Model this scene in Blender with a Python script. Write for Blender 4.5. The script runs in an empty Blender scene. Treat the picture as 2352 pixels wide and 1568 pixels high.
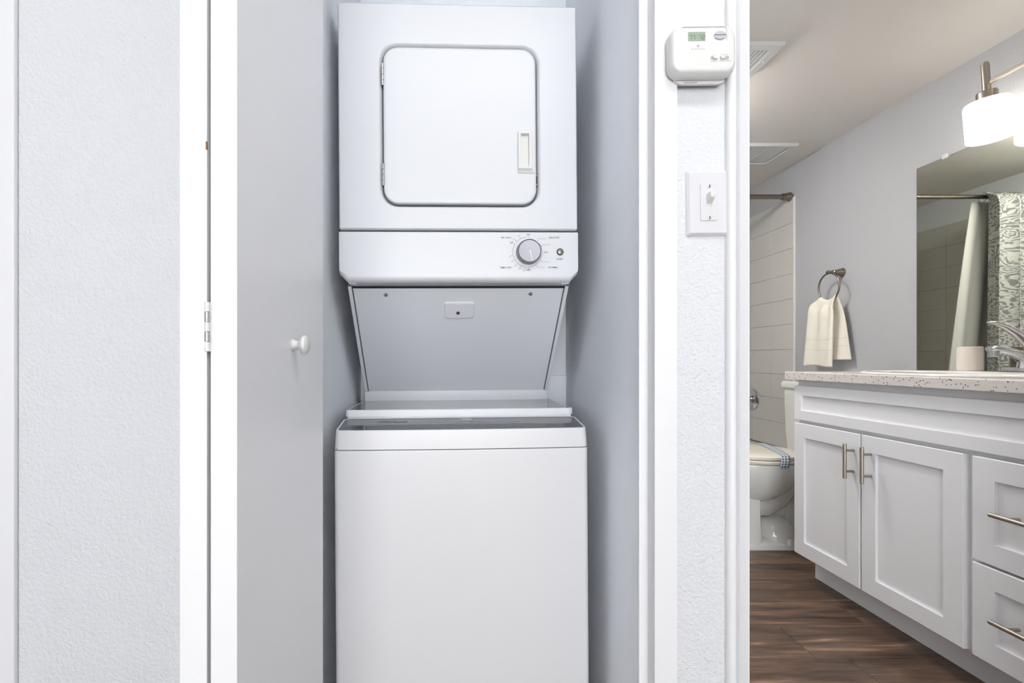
import bpy, bmesh, math, random
from mathutils import Vector, Matrix

random.seed(7)
scene = bpy.context.scene
COL = scene.collection

# ------------------------------------------------------------------ camera
H = 0.94                       # camera height above the floor
F = 1130.0                     # focal length in pixels of the 2352 wide frame
cam = bpy.data.cameras.new('camera')
cam.sensor_fit = 'HORIZONTAL'
cam.sensor_width = 36.0
cam.lens = 36.0 * F / 2352.0
cam.shift_x = (1176 - 1060) / 2352.0
cam.shift_y = (825 - 784) / 2352.0
cam.clip_start = 0.02
cam_ob = bpy.data.objects.new('camera', cam)
cam_ob.location = (0, 0, H)
cam_ob.rotation_euler = (math.pi / 2, 0, 0)
COL.objects.link(cam_ob)
scene.camera = cam_ob

# ------------------------------------------------------------------ world and exposure
world = bpy.data.worlds.new('world')
scene.world = world
world.use_nodes = True
wb = world.node_tree.nodes['Background']
wb.inputs['Color'].default_value = (0.955, 0.978, 1.0, 1)
wb.inputs['Strength'].default_value = 7.0
scene.view_settings.view_transform = 'Standard'
scene.view_settings.look = 'None'
scene.view_settings.gamma = 1.0
scene.view_settings.use_curve_mapping = False
scene.view_settings.exposure = 0.5
scene.cycles.max_bounces = 7
scene.cycles.caustics_reflective = False
scene.cycles.caustics_refractive = False

HALL_FILL_LAMP = 8.5      # emission of the lamp added to brighten the hall
BATH_FILL_LAMP = 41.0  # emission of the unseen lamp added to brighten the bathroom
BATH_LAMP = 3.6       # emission of the vanity light glass


# ------------------------------------------------------------------ materials
def lin(c):
    c = c / 255.0
    return c / 12.92 if c <= 0.04045 else ((c + 0.055) / 1.055) ** 2.4


def rgb(r, g, b):
    return (lin(r), lin(g), lin(b), 1.0)


def nd(nt, kind, **kw):
    n = nt.nodes.new(kind)
    for k, v in kw.items():
        setattr(n, k, v)
    return n


def mat(name, color, rough=0.5, metal=0.0, bump=None, coat=0.0, spec=0.5, emit=None, vary=None, trans=0.0):
    """bump = (scale, distance, strength, detail); vary = (scale, amount) slow tone variation of the paint itself"""
    m = bpy.data.materials.new(name)
    m.use_nodes = True
    nt = m.node_tree
    p = nt.nodes['Principled BSDF']
    p.inputs['Base Color'].default_value = color
    p.inputs['Roughness'].default_value = rough
    p.inputs['Metallic'].default_value = metal
    p.inputs['Specular IOR Level'].default_value = spec
    p.inputs['Coat Weight'].default_value = coat
    p.inputs['Transmission Weight'].default_value = trans
    if emit:
        p.inputs['Emission Color'].default_value = emit[0]
        p.inputs['Emission Strength'].default_value = emit[1]
    geo = None
    if bump or vary:
        geo = nd(nt, 'ShaderNodeNewGeometry')
    if bump:
        n = nd(nt, 'ShaderNodeTexNoise')
        n.inputs['Scale'].default_value = bump[0]
        n.inputs['Detail'].default_value = bump[3] if len(bump) > 3 else 2.0
        n.inputs['Roughness'].default_value = 0.55
        nt.links.new(geo.outputs['Position'], n.inputs['Vector'])
        b = nd(nt, 'ShaderNodeBump')
        b.inputs['Strength'].default_value = bump[2]
        b.inputs['Distance'].default_value = bump[1]
        nt.links.new(n.outputs['Fac'], b.inputs['Height'])
        nt.links.new(b.outputs['Normal'], p.inputs['Normal'])
    if vary:
        n2 = nd(nt, 'ShaderNodeTexNoise')
        n2.inputs['Scale'].default_value = vary[0]
        n2.inputs['Detail'].default_value = 3.0
        nt.links.new(geo.outputs['Position'], n2.inputs['Vector'])
        mx = nd(nt, 'ShaderNodeMix', data_type='RGBA')
        lo = tuple(c * (1 - vary[1]) for c in color[:3]) + (1,)
        hi = tuple(min(1, c * (1 + vary[1])) for c in color[:3]) + (1,)
        mx.inputs['A'].default_value = lo
        mx.inputs['B'].default_value = hi
        nt.links.new(n2.outputs['Fac'], mx.inputs['Factor'])
        nt.links.new(mx.outputs['Result'], p.inputs['Base Color'])
    return m


M = {}
M['paint'] = mat('wall_paint', rgb(212, 214, 217), 0.62, bump=(140, 0.004, 0.7, 2.0), vary=(3, 0.015))
M['paint_closet_lifted'] = mat('closet_paint_lifted', rgb(236, 240, 246), 0.62, bump=(260, 0.002, 0.6, 2.0), vary=(4, 0.02))  # hall paint again, lightened to lift the shaded closet
M['paint_bath_dimmed'] = mat('bath_paint_dimmed', rgb(186, 187, 190), 0.6, bump=(170, 0.003, 0.6, 2.0), vary=(3, 0.015))  # hall paint again, darkened to offset the strong bathroom lamp
M['ceil'] = mat('ceiling_paint', rgb(226, 222, 216), 0.75, bump=(120, 0.0016, 0.4, 3.0))
M['trim'] = mat('trim_paint', rgb(226, 226, 228), 0.38, bump=(35, 0.0006, 0.25, 2.0))
M['trim_rough'] = mat('thick_paint', rgb(230, 231, 233), 0.42, bump=(90, 0.0022, 0.6, 3.0))
M['door_white'] = mat('door_paint', rgb(232, 232, 234), 0.34, bump=(60, 0.0003, 0.2, 2.0))
M['enamel'] = mat('white_enamel', rgb(211, 213, 217), 0.36, coat=0.0, bump=(22, 0.0006, 0.06, 1.0))
M['enamel_washer'] = mat('washer_enamel', rgb(215, 215, 217), 0.36, coat=0.0, bump=(18, 0.0005, 0.05, 1.0))
M['panel_enamel'] = mat('panel_enamel', rgb(226, 228, 233), 0.32, coat=0.0, bump=(14, 0.001, 0.08, 1.0))
M['white_plastic'] = mat('white_plastic', rgb(214, 214, 212), 0.3)
M['plate_plastic'] = mat('plate_plastic', rgb(212, 212, 215), 0.25)
M['dark_glass'] = mat('dark_glass', rgb(92, 95, 98), 0.05, spec=0.55)
M['dark_grey'] = mat('dark_gap', rgb(92, 98, 106), 0.7)
M['slot'] = mat('dark_slot', rgb(40, 40, 42), 0.8)
M['ink'] = mat('dark_ink', rgb(38, 38, 42), 0.6)
M['ink_light'] = mat('grey_ink', rgb(140, 144, 150), 0.6)
M['ink_pale'] = mat('pale_ink', rgb(165, 165, 165), 0.6)
M['glass_print'] = mat('glass_print', rgb(38, 38, 42), 0.5)
M['glass_mark'] = mat('glass_mark', rgb(132, 134, 138), 0.4)
M['glass_display'] = mat('glass_display', rgb(170, 172, 178), 0.4)
M['knob_metal'] = mat('satin_silver', rgb(148, 148, 155), 0.42, metal=0.8, bump=(300, 0.0002, 0.1, 1.0))
M['chrome'] = mat('chrome', rgb(205, 205, 208), 0.06, metal=1.0)
M['steel'] = mat('zinc_steel', rgb(190, 190, 190), 0.3, metal=1.0)
M['nickel'] = mat('brushed_nickel', rgb(178, 168, 156), 0.3, metal=1.0, bump=(400, 0.0002, 0.15, 1.0))
M['bronze'] = mat('dark_nickel', rgb(140, 130, 118), 0.3, metal=1.0)
M['button_metal'] = mat('button_metal', rgb(128, 127, 120), 0.28, metal=0.9)
M['lcd'] = mat('lcd_glass', rgb(150, 162, 146), 0.15)
M['lcd_digit'] = mat('lcd_digit', rgb(70, 88, 70), 0.3)
M['btn_grey'] = mat('button_grey', rgb(176, 176, 182), 0.35)
M['porcelain'] = mat('porcelain', rgb(232, 232, 228), 0.1, coat=0.5)
M['bisque'] = mat('seat_plastic', rgb(232, 228, 216), 0.2)
M['sink_white'] = mat('sink_porcelain', rgb(240, 238, 236), 0.12, coat=0.4)
M['cabinet'] = mat('cabinet_paint', rgb(240, 240, 242), 0.4, bump=(50, 0.0003, 0.15, 2.0))
M['tile'] = mat('wall_tile', rgb(206, 203, 198), 0.28, bump=(9, 0.0012, 0.12, 2.0))
M['grout'] = mat('grout', rgb(214, 211, 206), 0.8)
M['cup'] = mat('cream_ceramic', rgb(236, 226, 216), 0.22, coat=0.4)
M['liner'] = mat('liner_vinyl', rgb(214, 214, 212), 0.45)
M['shade'] = mat('opal_glass', rgb(255, 250, 240), 0.3, emit=((1.0, 0.94, 0.86, 1), BATH_LAMP))
M['hall_fill_glass'] = mat('hall_fill_lamp_glass', rgb(255, 255, 255), 0.3, emit=((0.97, 0.98, 1.0, 1), HALL_FILL_LAMP))
M['bath_fill_glass'] = mat('bath_fill_lamp_glass', rgb(255, 255, 255), 0.3, emit=((1.0, 0.97, 0.93, 1), BATH_FILL_LAMP))
M['chip'] = mat('bare_wood', rgb(150, 104, 70), 0.7)
M['red'] = mat('red_dot', rgb(150, 30, 30), 0.4)

# mirror: silvered glass with the green-grey cast of old float glass
M['mirror'] = mat('mirror_glass', rgb(230, 232, 220), 0.01, metal=1.0)


def counter_mat():
    m = mat('speckled_quartz', rgb(222, 215, 210), 0.25, coat=0.2)
    nt = m.node_tree
    p = nt.nodes['Principled BSDF']
    geo = nd(nt, 'ShaderNodeNewGeometry')
    v = nd(nt, 'ShaderNodeTexVoronoi')
    v.inputs['Scale'].default_value = 150
    v.inputs['Randomness'].default_value = 1.0
    n = nd(nt, 'ShaderNodeTexNoise')
    n.inputs['Scale'].default_value = 60
    nt.links.new(geo.outputs['Position'], v.inputs['Vector'])
    nt.links.new(geo.outputs['Position'], n.inputs['Vector'])
    # keep a speck only in some cells, so the specks differ in size and density
    sep = nd(nt, 'ShaderNodeSeparateColor')
    nt.links.new(v.outputs['Color'], sep.inputs['Color'])
    thr = nd(nt, 'ShaderNodeMath', operation='MULTIPLY')
    nt.links.new(sep.outputs['Red'], thr.inputs[0])
    thr.inputs[1].default_value = 0.36
    lt = nd(nt, 'ShaderNodeMath', operation='LESS_THAN')
    nt.links.new(v.outputs['Distance'], lt.inputs[0])
    nt.links.new(thr.outputs[0], lt.inputs[1])
    g = nd(nt, 'ShaderNodeMath', operation='GREATER_THAN')
    nt.links.new(sep.outputs['Green'], g.inputs[0])
    g.inputs[1].default_value = 0.62
    a = nd(nt, 'ShaderNodeMath', operation='MULTIPLY')
    nt.links.new(lt.outputs[0], a.inputs[0])
    nt.links.new(g.outputs[0], a.inputs[1])
    ramp = nd(nt, 'ShaderNodeValToRGB')
    ramp.color_ramp.elements[0].color = rgb(60, 56, 54)
    ramp.color_ramp.elements[1].color = rgb(150, 140, 132)
    nt.links.new(sep.outputs['Blue'], ramp.inputs['Fac'])
    base = nd(nt, 'ShaderNodeMix', data_type='RGBA')
    base.inputs['A'].default_value = rgb(216, 208, 203)
    base.inputs['B'].default_value = rgb(228, 222, 217)
    nt.links.new(n.outputs['Fac'], base.inputs['Factor'])
    mx = nd(nt, 'ShaderNodeMix', data_type='RGBA')
    nt.links.new(a.outputs[0], mx.inputs['Factor'])
    nt.links.new(base.outputs['Result'], mx.inputs['A'])
    nt.links.new(ramp.outputs['Color'], mx.inputs['B'])
    nt.links.new(mx.outputs['Result'], p.inputs['Base Color'])
    return m


def wood_mat():
    m = mat('vinyl_plank', rgb(110, 85, 68), 0.42)
    nt = m.node_tree
    p = nt.nodes['Principled BSDF']
    geo = nd(nt, 'ShaderNodeNewGeometry')
    info = nd(nt, 'ShaderNodeObjectInfo')
    off = nd(nt, 'ShaderNodeVectorMath', operation='SCALE')
    comb = nd(nt, 'ShaderNodeCombineXYZ')
    nt.links.new(info.outputs['Random'], comb.inputs['X'])
    nt.links.new(info.outputs['Random'], comb.inputs['Z'])
    nt.links.new(comb.outputs[0], off.inputs[0])
    off.inputs['Scale'].default_value = 37.0
    add = nd(nt, 'ShaderNodeVectorMath', operation='ADD')
    nt.links.new(geo.outputs['Position'], add.inputs[0])
    nt.links.new(off.outputs[0], add.inputs[1])

    def grain(sx, sy, detail, dist):
        mp = nd(nt, 'ShaderNodeMapping')
        mp.inputs['Scale'].default_value = (sx, sy, 1.0)
        nt.links.new(add.outputs[0], mp.inputs['Vector'])
        n = nd(nt, 'ShaderNodeTexNoise')
        n.inputs['Scale'].default_value = 1.0
        n.inputs['Detail'].default_value = detail
        n.inputs['Roughness'].default_value = 0.62
        n.inputs['Distortion'].default_value = dist
        nt.links.new(mp.outputs[0], n.inputs['Vector'])
        return n
    g1 = grain(2.2, 26, 6, 0.6)
    g2 = grain(9, 210, 4, 0.3)
    g3 = grain(3.2, 9, 3, 1.2)
    r1 = nd(nt, 'ShaderNodeValToRGB')
    e = r1.color_ramp.elements
    e[0].position, e[0].color = 0.30, rgb(54, 41, 34)
    e[1].position, e[1].color = 0.70, rgb(172, 140, 112)
    k = e.new(0.47); k.color = rgb(100, 78, 64)
    k = e.new(0.6); k.color = rgb(120, 95, 77)
    nt.links.new(g1.outputs['Fac'], r1.inputs['Fac'])
    r2 = nd(nt, 'ShaderNodeMapRange')
    r2.inputs['From Min'].default_value = 0.3
    r2.inputs['From Max'].default_value = 0.7
    r2.inputs['To Min'].default_value = 0.62
    r2.inputs['To Max'].default_value = 1.25
    nt.links.new(g2.outputs['Fac'], r2.inputs['Value'])
    r3 = nd(nt, 'ShaderNodeMapRange')
    r3.inputs['From Min'].default_value = 0.3
    r3.inputs['From Max'].default_value = 0.65
    r3.inputs['To Min'].default_value = 0.7
    r3.inputs['To Max'].default_value = 1.12
    nt.links.new(g3.outputs['Fac'], r3.inputs['Value'])
    rr = nd(nt, 'ShaderNodeMapRange')
    rr.inputs['To Min'].default_value = 0.82
    rr.inputs['To Max'].default_value = 1.12
    nt.links.new(info.outputs['Random'], rr.inputs['Value'])
    m1 = nd(nt, 'ShaderNodeMath', operation='MULTIPLY')
    nt.links.new(r2.outputs[0], m1.inputs[0])
    nt.links.new(r3.outputs[0], m1.inputs[1])
    m2 = nd(nt, 'ShaderNodeMath', operation='MULTIPLY')
    nt.links.new(m1.outputs[0], m2.inputs[0])
    nt.links.new(rr.outputs[0], m2.inputs[1])
    sc = nd(nt, 'ShaderNodeVectorMath', operation='SCALE')
    nt.links.new(r1.outputs['Color'], sc.inputs[0])
    nt.links.new(m2.outputs[0], sc.inputs['Scale'])
    nt.links.new(sc.outputs[0], p.inputs['Base Color'])
    b = nd(nt, 'ShaderNodeBump')
    b.inputs['Strength'].default_value = 0.25
    b.inputs['Distance'].default_value = 0.0008
    nt.links.new(g2.outputs['Fac'], b.inputs['Height'])
    nt.links.new(b.outputs['Normal'], p.inputs['Normal'])
    return m


def curtain_mat():
    m = mat('paisley_cloth', rgb(190, 190, 182), 0.8)
    nt = m.node_tree
    p = nt.nodes['Principled BSDF']
    uv = nd(nt, 'ShaderNodeUVMap')
    n = nd(nt, 'ShaderNodeTexNoise')
    n.inputs['Scale'].default_value = 6.0
    n.inputs['Detail'].default_value = 2.0
    nt.links.new(uv.outputs[0], n.inputs['Vector'])
    sub = nd(nt, 'ShaderNodeVectorMath', operation='SUBTRACT')
    sub.inputs[1].default_value = (0.5, 0.5, 0.5)
    nt.links.new(n.outputs['Color'], sub.inputs[0])
    s = nd(nt, 'ShaderNodeVectorMath', operation='SCALE')
    s.inputs['Scale'].default_value = 0.22
    nt.links.new(sub.outputs[0], s.inputs[0])
    add = nd(nt, 'ShaderNodeVectorMath', operation='ADD')
    nt.links.new(uv.outputs[0], add.inputs[0])
    nt.links.new(s.outputs[0], add.inputs[1])

    def rings(scale, freq):
        v = nd(nt, 'ShaderNodeTexVoronoi')
        v.inputs['Scale'].default_value = scale
        nt.links.new(add.outputs[0], v.inputs['Vector'])
        mu = nd(nt, 'ShaderNodeMath', operation='MULTIPLY')
        mu.inputs[1].default_value = freq
        nt.links.new(v.outputs['Distance'], mu.inputs[0])
        si = nd(nt, 'ShaderNodeMath', operation='SINE')
        nt.links.new(mu.outputs[0], si.inputs[0])
        return si
    a = rings(7.5, 52)
    b = rings(26, 18)
    su = nd(nt, 'ShaderNodeMath', operation='ADD')
    nt.links.new(a.outputs[0], su.inputs[0])
    nt.links.new(b.outputs[0], su.inputs[1])
    r = nd(nt, 'ShaderNodeValToRGB')
    r.color_ramp.elements[0].position = 0.42
    r.color_ramp.elements[0].color = rgb(208, 208, 205)
    r.color_ramp.elements[1].position = 0.66
    r.color_ramp.elements[1].color = rgb(138, 139, 140)
    mr = nd(nt, 'ShaderNodeMapRange')
    mr.inputs['From Min'].default_value = -2
    mr.inputs['From Max'].default_value = 2
    nt.links.new(su.outputs[0], mr.inputs['Value'])
    nt.links.new(mr.outputs[0], r.inputs['Fac'])
    nt.links.new(r.outputs['Color'], p.inputs['Base Color'])
    return m


def towel_mat():
    m = mat('towel_terry', rgb(240, 235, 222), 0.9, spec=0.2)
    nt = m.node_tree
    p = nt.nodes['Principled BSDF']
    uv = nd(nt, 'ShaderNodeUVMap')
    hs = []
    for d in ('X', 'Z'):
        w = nd(nt, 'ShaderNodeTexWave', wave_type='BANDS')
        w.bands_direction = 'X' if d == 'X' else 'Y'
        w.inputs['Scale'].default_value = 42
        nt.links.new(uv.outputs[0], w.inputs['Vector'])
        hs.append(w)
    mu = nd(nt, 'ShaderNodeMath', operation='MULTIPLY')
    nt.links.new(hs[0].outputs['Fac'], mu.inputs[0])
    nt.links.new(hs[1].outputs['Fac'], mu.inputs[1])
    b = nd(nt, 'ShaderNodeBump')
    b.inputs['Strength'].default_value = 0.5
    b.inputs['Distance'].default_value = 0.002
    nt.links.new(mu.outputs[0], b.inputs['Height'])
    nt.links.new(b.outputs['Normal'], p.inputs['Normal'])
    return m


def strip_mat():
    m = mat('printed_paper', rgb(222, 228, 232), 0.6)
    nt = m.node_tree
    p = nt.nodes['Principled BSDF']
    uv = nd(nt, 'ShaderNodeUVMap')
    w = nd(nt, 'ShaderNodeTexWave')
    w.bands_direction = 'X'
    w.inputs['Scale'].default_value = 0.9
    w.inputs['Distortion'].default_value = 0.6
    nt.links.new(uv.outputs[0], w.inputs['Vector'])
    w2 = nd(nt, 'ShaderNodeTexWave')
    w2.bands_direction = 'Y'
    w2.inputs['Scale'].default_value = 1.9
    nt.links.new(uv.outputs[0], w2.inputs['Vector'])
    mu = nd(nt, 'ShaderNodeMath', operation='MULTIPLY')
    nt.links.new(w.outputs['Fac'], mu.inputs[0])
    nt.links.new(w2.outputs['Fac'], mu.inputs[1])
    r = nd(nt, 'ShaderNodeValToRGB')
    r.color_ramp.interpolation = 'CONSTANT'
    r.color_ramp.elements[0].color = rgb(222, 228, 232)
    r.color_ramp.elements[1].position = 0.22
    r.color_ramp.elements[1].color = rgb(84, 112, 150)
    nt.links.new(mu.outputs[0], r.inputs['Fac'])
    nt.links.new(r.outputs['Color'], p.inputs['Base Color'])
    return m


M['counter'] = counter_mat()
M['wood'] = wood_mat()
M['curtain'] = curtain_mat()
M['towel'] = towel_mat()
M['strip'] = strip_mat()


# ------------------------------------------------------------------ mesh helpers
def tag(o, label=None, cat=None, group=None, kind=None):
    if label:
        o['label'] = label
    if cat:
        o['category'] = cat
    if group:
        o['group'] = group
    if kind:
        o['kind'] = kind
    return o


def empty(name, loc=(0, 0, 0), rot=(0, 0, 0)):
    o = bpy.data.objects.new(name, None)
    o.location = loc
    o.rotation_euler = rot
    o.empty_display_size = 0.05
    COL.objects.link(o)
    return o


def rrect(cx, cy, w, h, r, n=6):
    """closed rounded rectangle, counter-clockwise, (n+1)*4 points"""
    pts = []
    r = min(r, w / 2 - 1e-5, h / 2 - 1e-5)
    for k, (sx, sy) in enumerate(((1, 1), (-1, 1), (-1, -1), (1, -1))):
        for i in range(n + 1):
            a = math.pi / 2 * (k + i / n)
            pts.append((cx + sx * (w / 2 - r) + r * math.cos(a), cy + sy * (h / 2 - r) + r * math.sin(a)))
    return pts


def oval(cx, cy, a, b, n=32, e=1.0):
    out = []
    for i in range(n):
        t = 2 * math.pi * i / n
        c, s = math.cos(t), math.sin(t)
        out.append((cx + a * math.copysign(abs(c) ** e, c), cy + b * math.copysign(abs(s) ** e, s)))
    return out


class MB:
    def __init__(self):
        self.bm = bmesh.new()

    def box(self, x0, x1, y0, y1, z0, z1, bev=0.0, seg=2):
        b2 = bmesh.new()
        bmesh.ops.create_cube(b2, size=1.0)
        for v in b2.verts:
            v.co = Vector(((x0 + x1) / 2 + v.co.x * (x1 - x0), (y0 + y1) / 2 + v.co.y * (y1 - y0), (z0 + z1) / 2 + v.co.z * (z1 - z0)))
        if bev > 0:
            bmesh.ops.bevel(b2, geom=list(b2.edges), offset=bev, segments=seg, affect='EDGES', profile=0.5)
        return self._merge(b2)

    def _merge(self, b2):
        me = bpy.data.meshes.new('tmp')
        b2.to_mesh(me)
        b2.free()
        self.bm.from_mesh(me)
        bpy.data.meshes.remove(me)
        return self

    def loft(self, rings, cap0=True, cap1=True, closed=True):
        bm = self.bm
        vr = [[bm.verts.new(p) for p in r] for r in rings]
        n = len(vr[0])
        for a, b in zip(vr, vr[1:]):
            for i in range(n if closed else n - 1):
                j = (i + 1) % n
                try:
                    bm.faces.new((a[i], a[j], b[j], b[i]))
                except ValueError:
                    pass
        if cap0:
            bm.faces.new(vr[0][::-1])
        if cap1:
            bm.faces.new(vr[-1])
        return self

    def cyl(self, p0, p1, r0, r1=None, n=20):
        return self.tube([p0, p1], [r0, r0 if r1 is None else r1], n)

    def tube(self, pts, radii, n=14, cap=True, flat=1.0, up=None):
        """swept tube; flat squeezes the section along the second axis"""
        pts = [Vector(p) for p in pts]
        if not hasattr(radii, '__len__'):
            radii = [radii] * len(pts)
        rings = []
        ref = Vector(up) if up else None
        for i, p in enumerate(pts):
            t = (pts[min(i + 1, len(pts) - 1)] - pts[max(i - 1, 0)]).normalized()
            if ref is None:
                ref = Vector((0, 0, 1)) if abs(t.z) < 0.9 else Vector((1, 0, 0))
            a = (ref - t * ref.dot(t)).normalized()
            b = t.cross(a)
            if not up:
                ref = a
            r = radii[i]
            rings.append([p + a * (r * flat * math.cos(2 * math.pi * k / n)) + b * (r * math.sin(2 * math.pi * k / n)) for k in range(n)])
        return self.loft(rings, cap, cap)

    def lathe(self, prof, org=(0, 0, 0), axis='Z', n=28, cap0=True, cap1=True):
        rings = []
        o = Vector(org)
        for r, h in prof:
            ring = []
            for k in range(n):
                a = 2 * math.pi * k / n
                c, s = r * math.cos(a), r * math.sin(a)
                d = {'Z': (c, s, h), 'Y': (c, h, s), 'X': (h, c, s)}[axis]
                ring.append(o + Vector(d))
            rings.append(ring)
        return self.loft(rings, cap0, cap1)

    def torus(self, c, R, r, axis='X', n=48, m=12):
        c = Vector(c)
        rings = []
        for i in range(n + 1):
            a = 2 * math.pi * i / n
            ring = []
            for k in range(m):
                t = 2 * math.pi * k / m
                rr = R + r * math.cos(t)
                if axis == 'X':
                    ring.append(c + Vector((r * math.sin(t), rr * math.cos(a), rr * math.sin(a))))
                else:
                    ring.append(c + Vector((rr * math.cos(a), r * math.sin(t), rr * math.sin(a))))
            rings.append(ring)
        self.loft(rings, False, False)
        bmesh.ops.remove_doubles(self.bm, verts=list(self.bm.verts), dist=1e-6)
        return self

    def text(self, s, cx, cz, width, y, height=None, depth=0.0003, bold=0.0, shear=0.0):
        """flat lettering facing -Y, centred on (cx, cz), fitted to width (and cap height)"""
        cu = bpy.data.curves.new('t', 'FONT')
        cu.body = s
        cu.size = 1.0
        cu.resolution_u = 2
        cu.offset = bold
        cu.shear = shear
        ob = bpy.data.objects.new('t', cu)
        COL.objects.link(ob)
        dg = bpy.context.evaluated_depsgraph_get()
        me = bpy.data.meshes.new_from_object(ob.evaluated_get(dg))
        bpy.data.objects.remove(ob)
        bpy.data.curves.remove(cu)
        xs = [v.co.x for v in me.vertices]
        ys = [v.co.y for v in me.vertices]
        sx = width / (max(xs) - min(xs))
        sy = sx if height is None else height / (max(ys) - min(ys))
        mx, my = (max(xs) + min(xs)) / 2, (max(ys) + min(ys)) / 2
        for v in me.vertices:
            v.co = Vector((cx + (v.co.x - mx) * sx, y - depth, cz + (v.co.y - my) * sy))
        self.bm.from_mesh(me)
        bpy.data.meshes.remove(me)
        return self

    def move(self, mtx):
        bmesh.ops.transform(self.bm, matrix=mtx, verts=list(self.bm.verts))
        return self

    def build(self, name, m, parent=None, smooth=35, normals=True):
        if normals:
            bmesh.ops.recalc_face_normals(self.bm, faces=list(self.bm.faces))
        me = bpy.data.meshes.new(name)
        self.bm.to_mesh(me)
        self.bm.free()
        me.materials.append(m if not isinstance(m, str) else M[m])
        if smooth:
            for p in me.polygons:
                p.use_smooth = True
            me.set_sharp_from_angle(angle=math.radians(smooth))
        o = bpy.data.objects.new(name, me)
        COL.objects.link(o)
        if parent:
            o.parent = parent
        if smooth and len(me.polygons) > 6:
            wn = o.modifiers.new('weighted_normals', 'WEIGHTED_NORMAL')
            wn.keep_sharp = True
            wn.weight = 100
        return o


def part(name, m, parent, fn, label=None, smooth=35):
    mb = MB()
    fn(mb)
    o = mb.build(name, m, parent, smooth)
    if label:
        o['label'] = label
    return o


def ring_xz(pts, y):
    return [(x, y, z) for x, z in pts]


def ring_yz(pts, x):
    return [(x, y, z) for y, z in pts]


def ring_xy(pts, z):
    return [(x, y, z) for x, y in pts]


# ------------------------------------------------------------------ the setting
HC = 2.42        # hall ceiling
BC = 2.096       # bathroom ceiling
WX = 1.967       # bathroom right wall
BL = 0.45        # bathroom left wall
TY = 2.906       # start of the tiled tub alcove
BY = 3.78        # bathroom back wall
CR, CLX, CB = 0.350, -0.337, 1.65   # closet inner right, left, back

HB = -0.45        # the hall opens here into the unseen room with the added window
fl = MB().box(-2.4, 2.4, -3.5, 3.88, -0.12, -0.0045).build('floor', 'wood')
tag(fl, 'dark brown wood-look plank floor of hall and bathroom', 'floor', kind='structure')
row = 0
y = 1.007 - 0.18 * 12
while y < 2.95:
    x = -1.0 - random.uniform(0.1, 1.1)
    if abs(y - 1.727) < 0.01:
        x = -1.0
    while x < 2.05:
        L = 1.22
        a, b = max(x, -1.05), min(x + L, 2.04)
        if b - a > 0.03:
            MB().box(a + 0.0006, b - 0.0006, y + 0.0006, y + 0.1794, -0.0045, 0.0, 0.0007, 1).build('plank', 'wood', fl, smooth=0)
        x += L
    y += 0.18


def wall(name, boxes, m, label):
    mb = MB()
    for b in boxes:
        mb.box(*b)
    return tag(mb.build(name, m, smooth=0), label, 'wall', kind='structure')


wall('wall_front', [(-1.10, -0.385, 0.94, 1.02, 0, HC + .05), (-0.385, 0.366, 0.94, 1.02, 2.40, HC + .05),
                    (0.366, 0.549, 0.94, 1.05, 0, HC + .05), (0.549, 1.31, 0.94, 1.05, 2.03, HC + .05), (1.31, 2.067, 0.94, 1.05, 0, HC + .05)],
     'paint', 'pale textured hall wall around the laundry closet and bathroom doorway')
wall('wall_left', [(-1.10, -1.0, HB, 0.94, 0, HC + .05)], 'paint', 'pale hall wall just out of view on the left')
wall('wall_hall_right', [(1.5, 1.6, HB, 0.94, 0, HC + .05)], 'paint', 'pale hall wall out of view on the right')
wall('wall_closet_left', [(-0.475, CLX, 1.042, 1.75, 0, HC)], 'paint_closet_lifted', 'blue-grey closet wall left of the laundry machine')
wall('wall_closet_back', [(CLX, CR, CB, 1.75, 0, HC)], 'paint_closet_lifted', 'blue-grey closet wall behind the laundry machine')
wr = MB().box(CR, BL, 1.05, 3.88, 0, HC).box(CR, 0.366, 0.966, 1.05, 0, HC).build('wall_divider', 'paint_closet_lifted', smooth=0)
tag(wr, 'blue-grey closet wall right of the laundry machine', 'wall', kind='structure')
wbr = wall('wall_right', [(WX, 2.067, 1.05, 3.88, 0, BC + .1)], 'paint_bath_dimmed', 'grey bathroom wall behind towel ring and mirror')
wbb = wall('wall_back', [(BL, WX, BY, 3.88, 0, BC + .1)], 'paint_bath_dimmed', 'bathroom wall at the far side of the tub')
tag(MB().box(BL - .02, 2.067, 1.05, 3.88, BC, BC + 0.1).build('ceiling', 'ceil', smooth=0), 'off-white bathroom ceiling with two white vents', 'ceiling', kind='structure')
tag(MB().box(-2.4, 2.4, -3.5, 1.75, HC, HC + 0.1).build('ceiling_hall', 'ceil', smooth=0), 'white hall ceiling above the frame', 'ceiling', kind='structure')


# the unseen room behind the camera: its wide window is added for frontal fill
wall('wall_room_left', [(-2.4, -2.3, -3.4, HB, 0, HC), (-2.3, -1.10, HB - 0.1, HB, 0, HC)], 'paint', 'pale wall of the room behind the camera, left side')
wall('wall_room_right', [(2.3, 2.4, -3.4, HB, 0, HC), (1.6, 2.3, HB - 0.1, HB, 0, HC)], 'paint', 'pale wall of the room behind the camera, right side')
wall('wall_room_back', [(-2.4, -1.25, -3.5, -3.4, 0, HC), (1.25, 2.4, -3.5, -3.4, 0, HC), (-1.25, 1.25, -3.5, -3.4, 2.2, HC), (-1.25, 1.25, -3.5, -3.4, 0, 0.1)], 'paint', 'wall around the added fill window behind the camera')
wf = MB()
for a_, b_, c_, d_ in ((-1.25, 1.25, 0.1, 0.15), (-1.25, 1.25, 2.15, 2.2), (-1.25, -1.2, 0.15, 2.15), (1.2, 1.25, 0.15, 2.15), (-0.025, 0.025, 0.15, 2.15)):
    wf.box(a_, b_, -3.48, -3.42, c_, d_)
tag(wf.build('fill_window_1', 'trim', smooth=0), 'white frame of the added fill window behind the camera', 'window', kind='structure')


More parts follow.
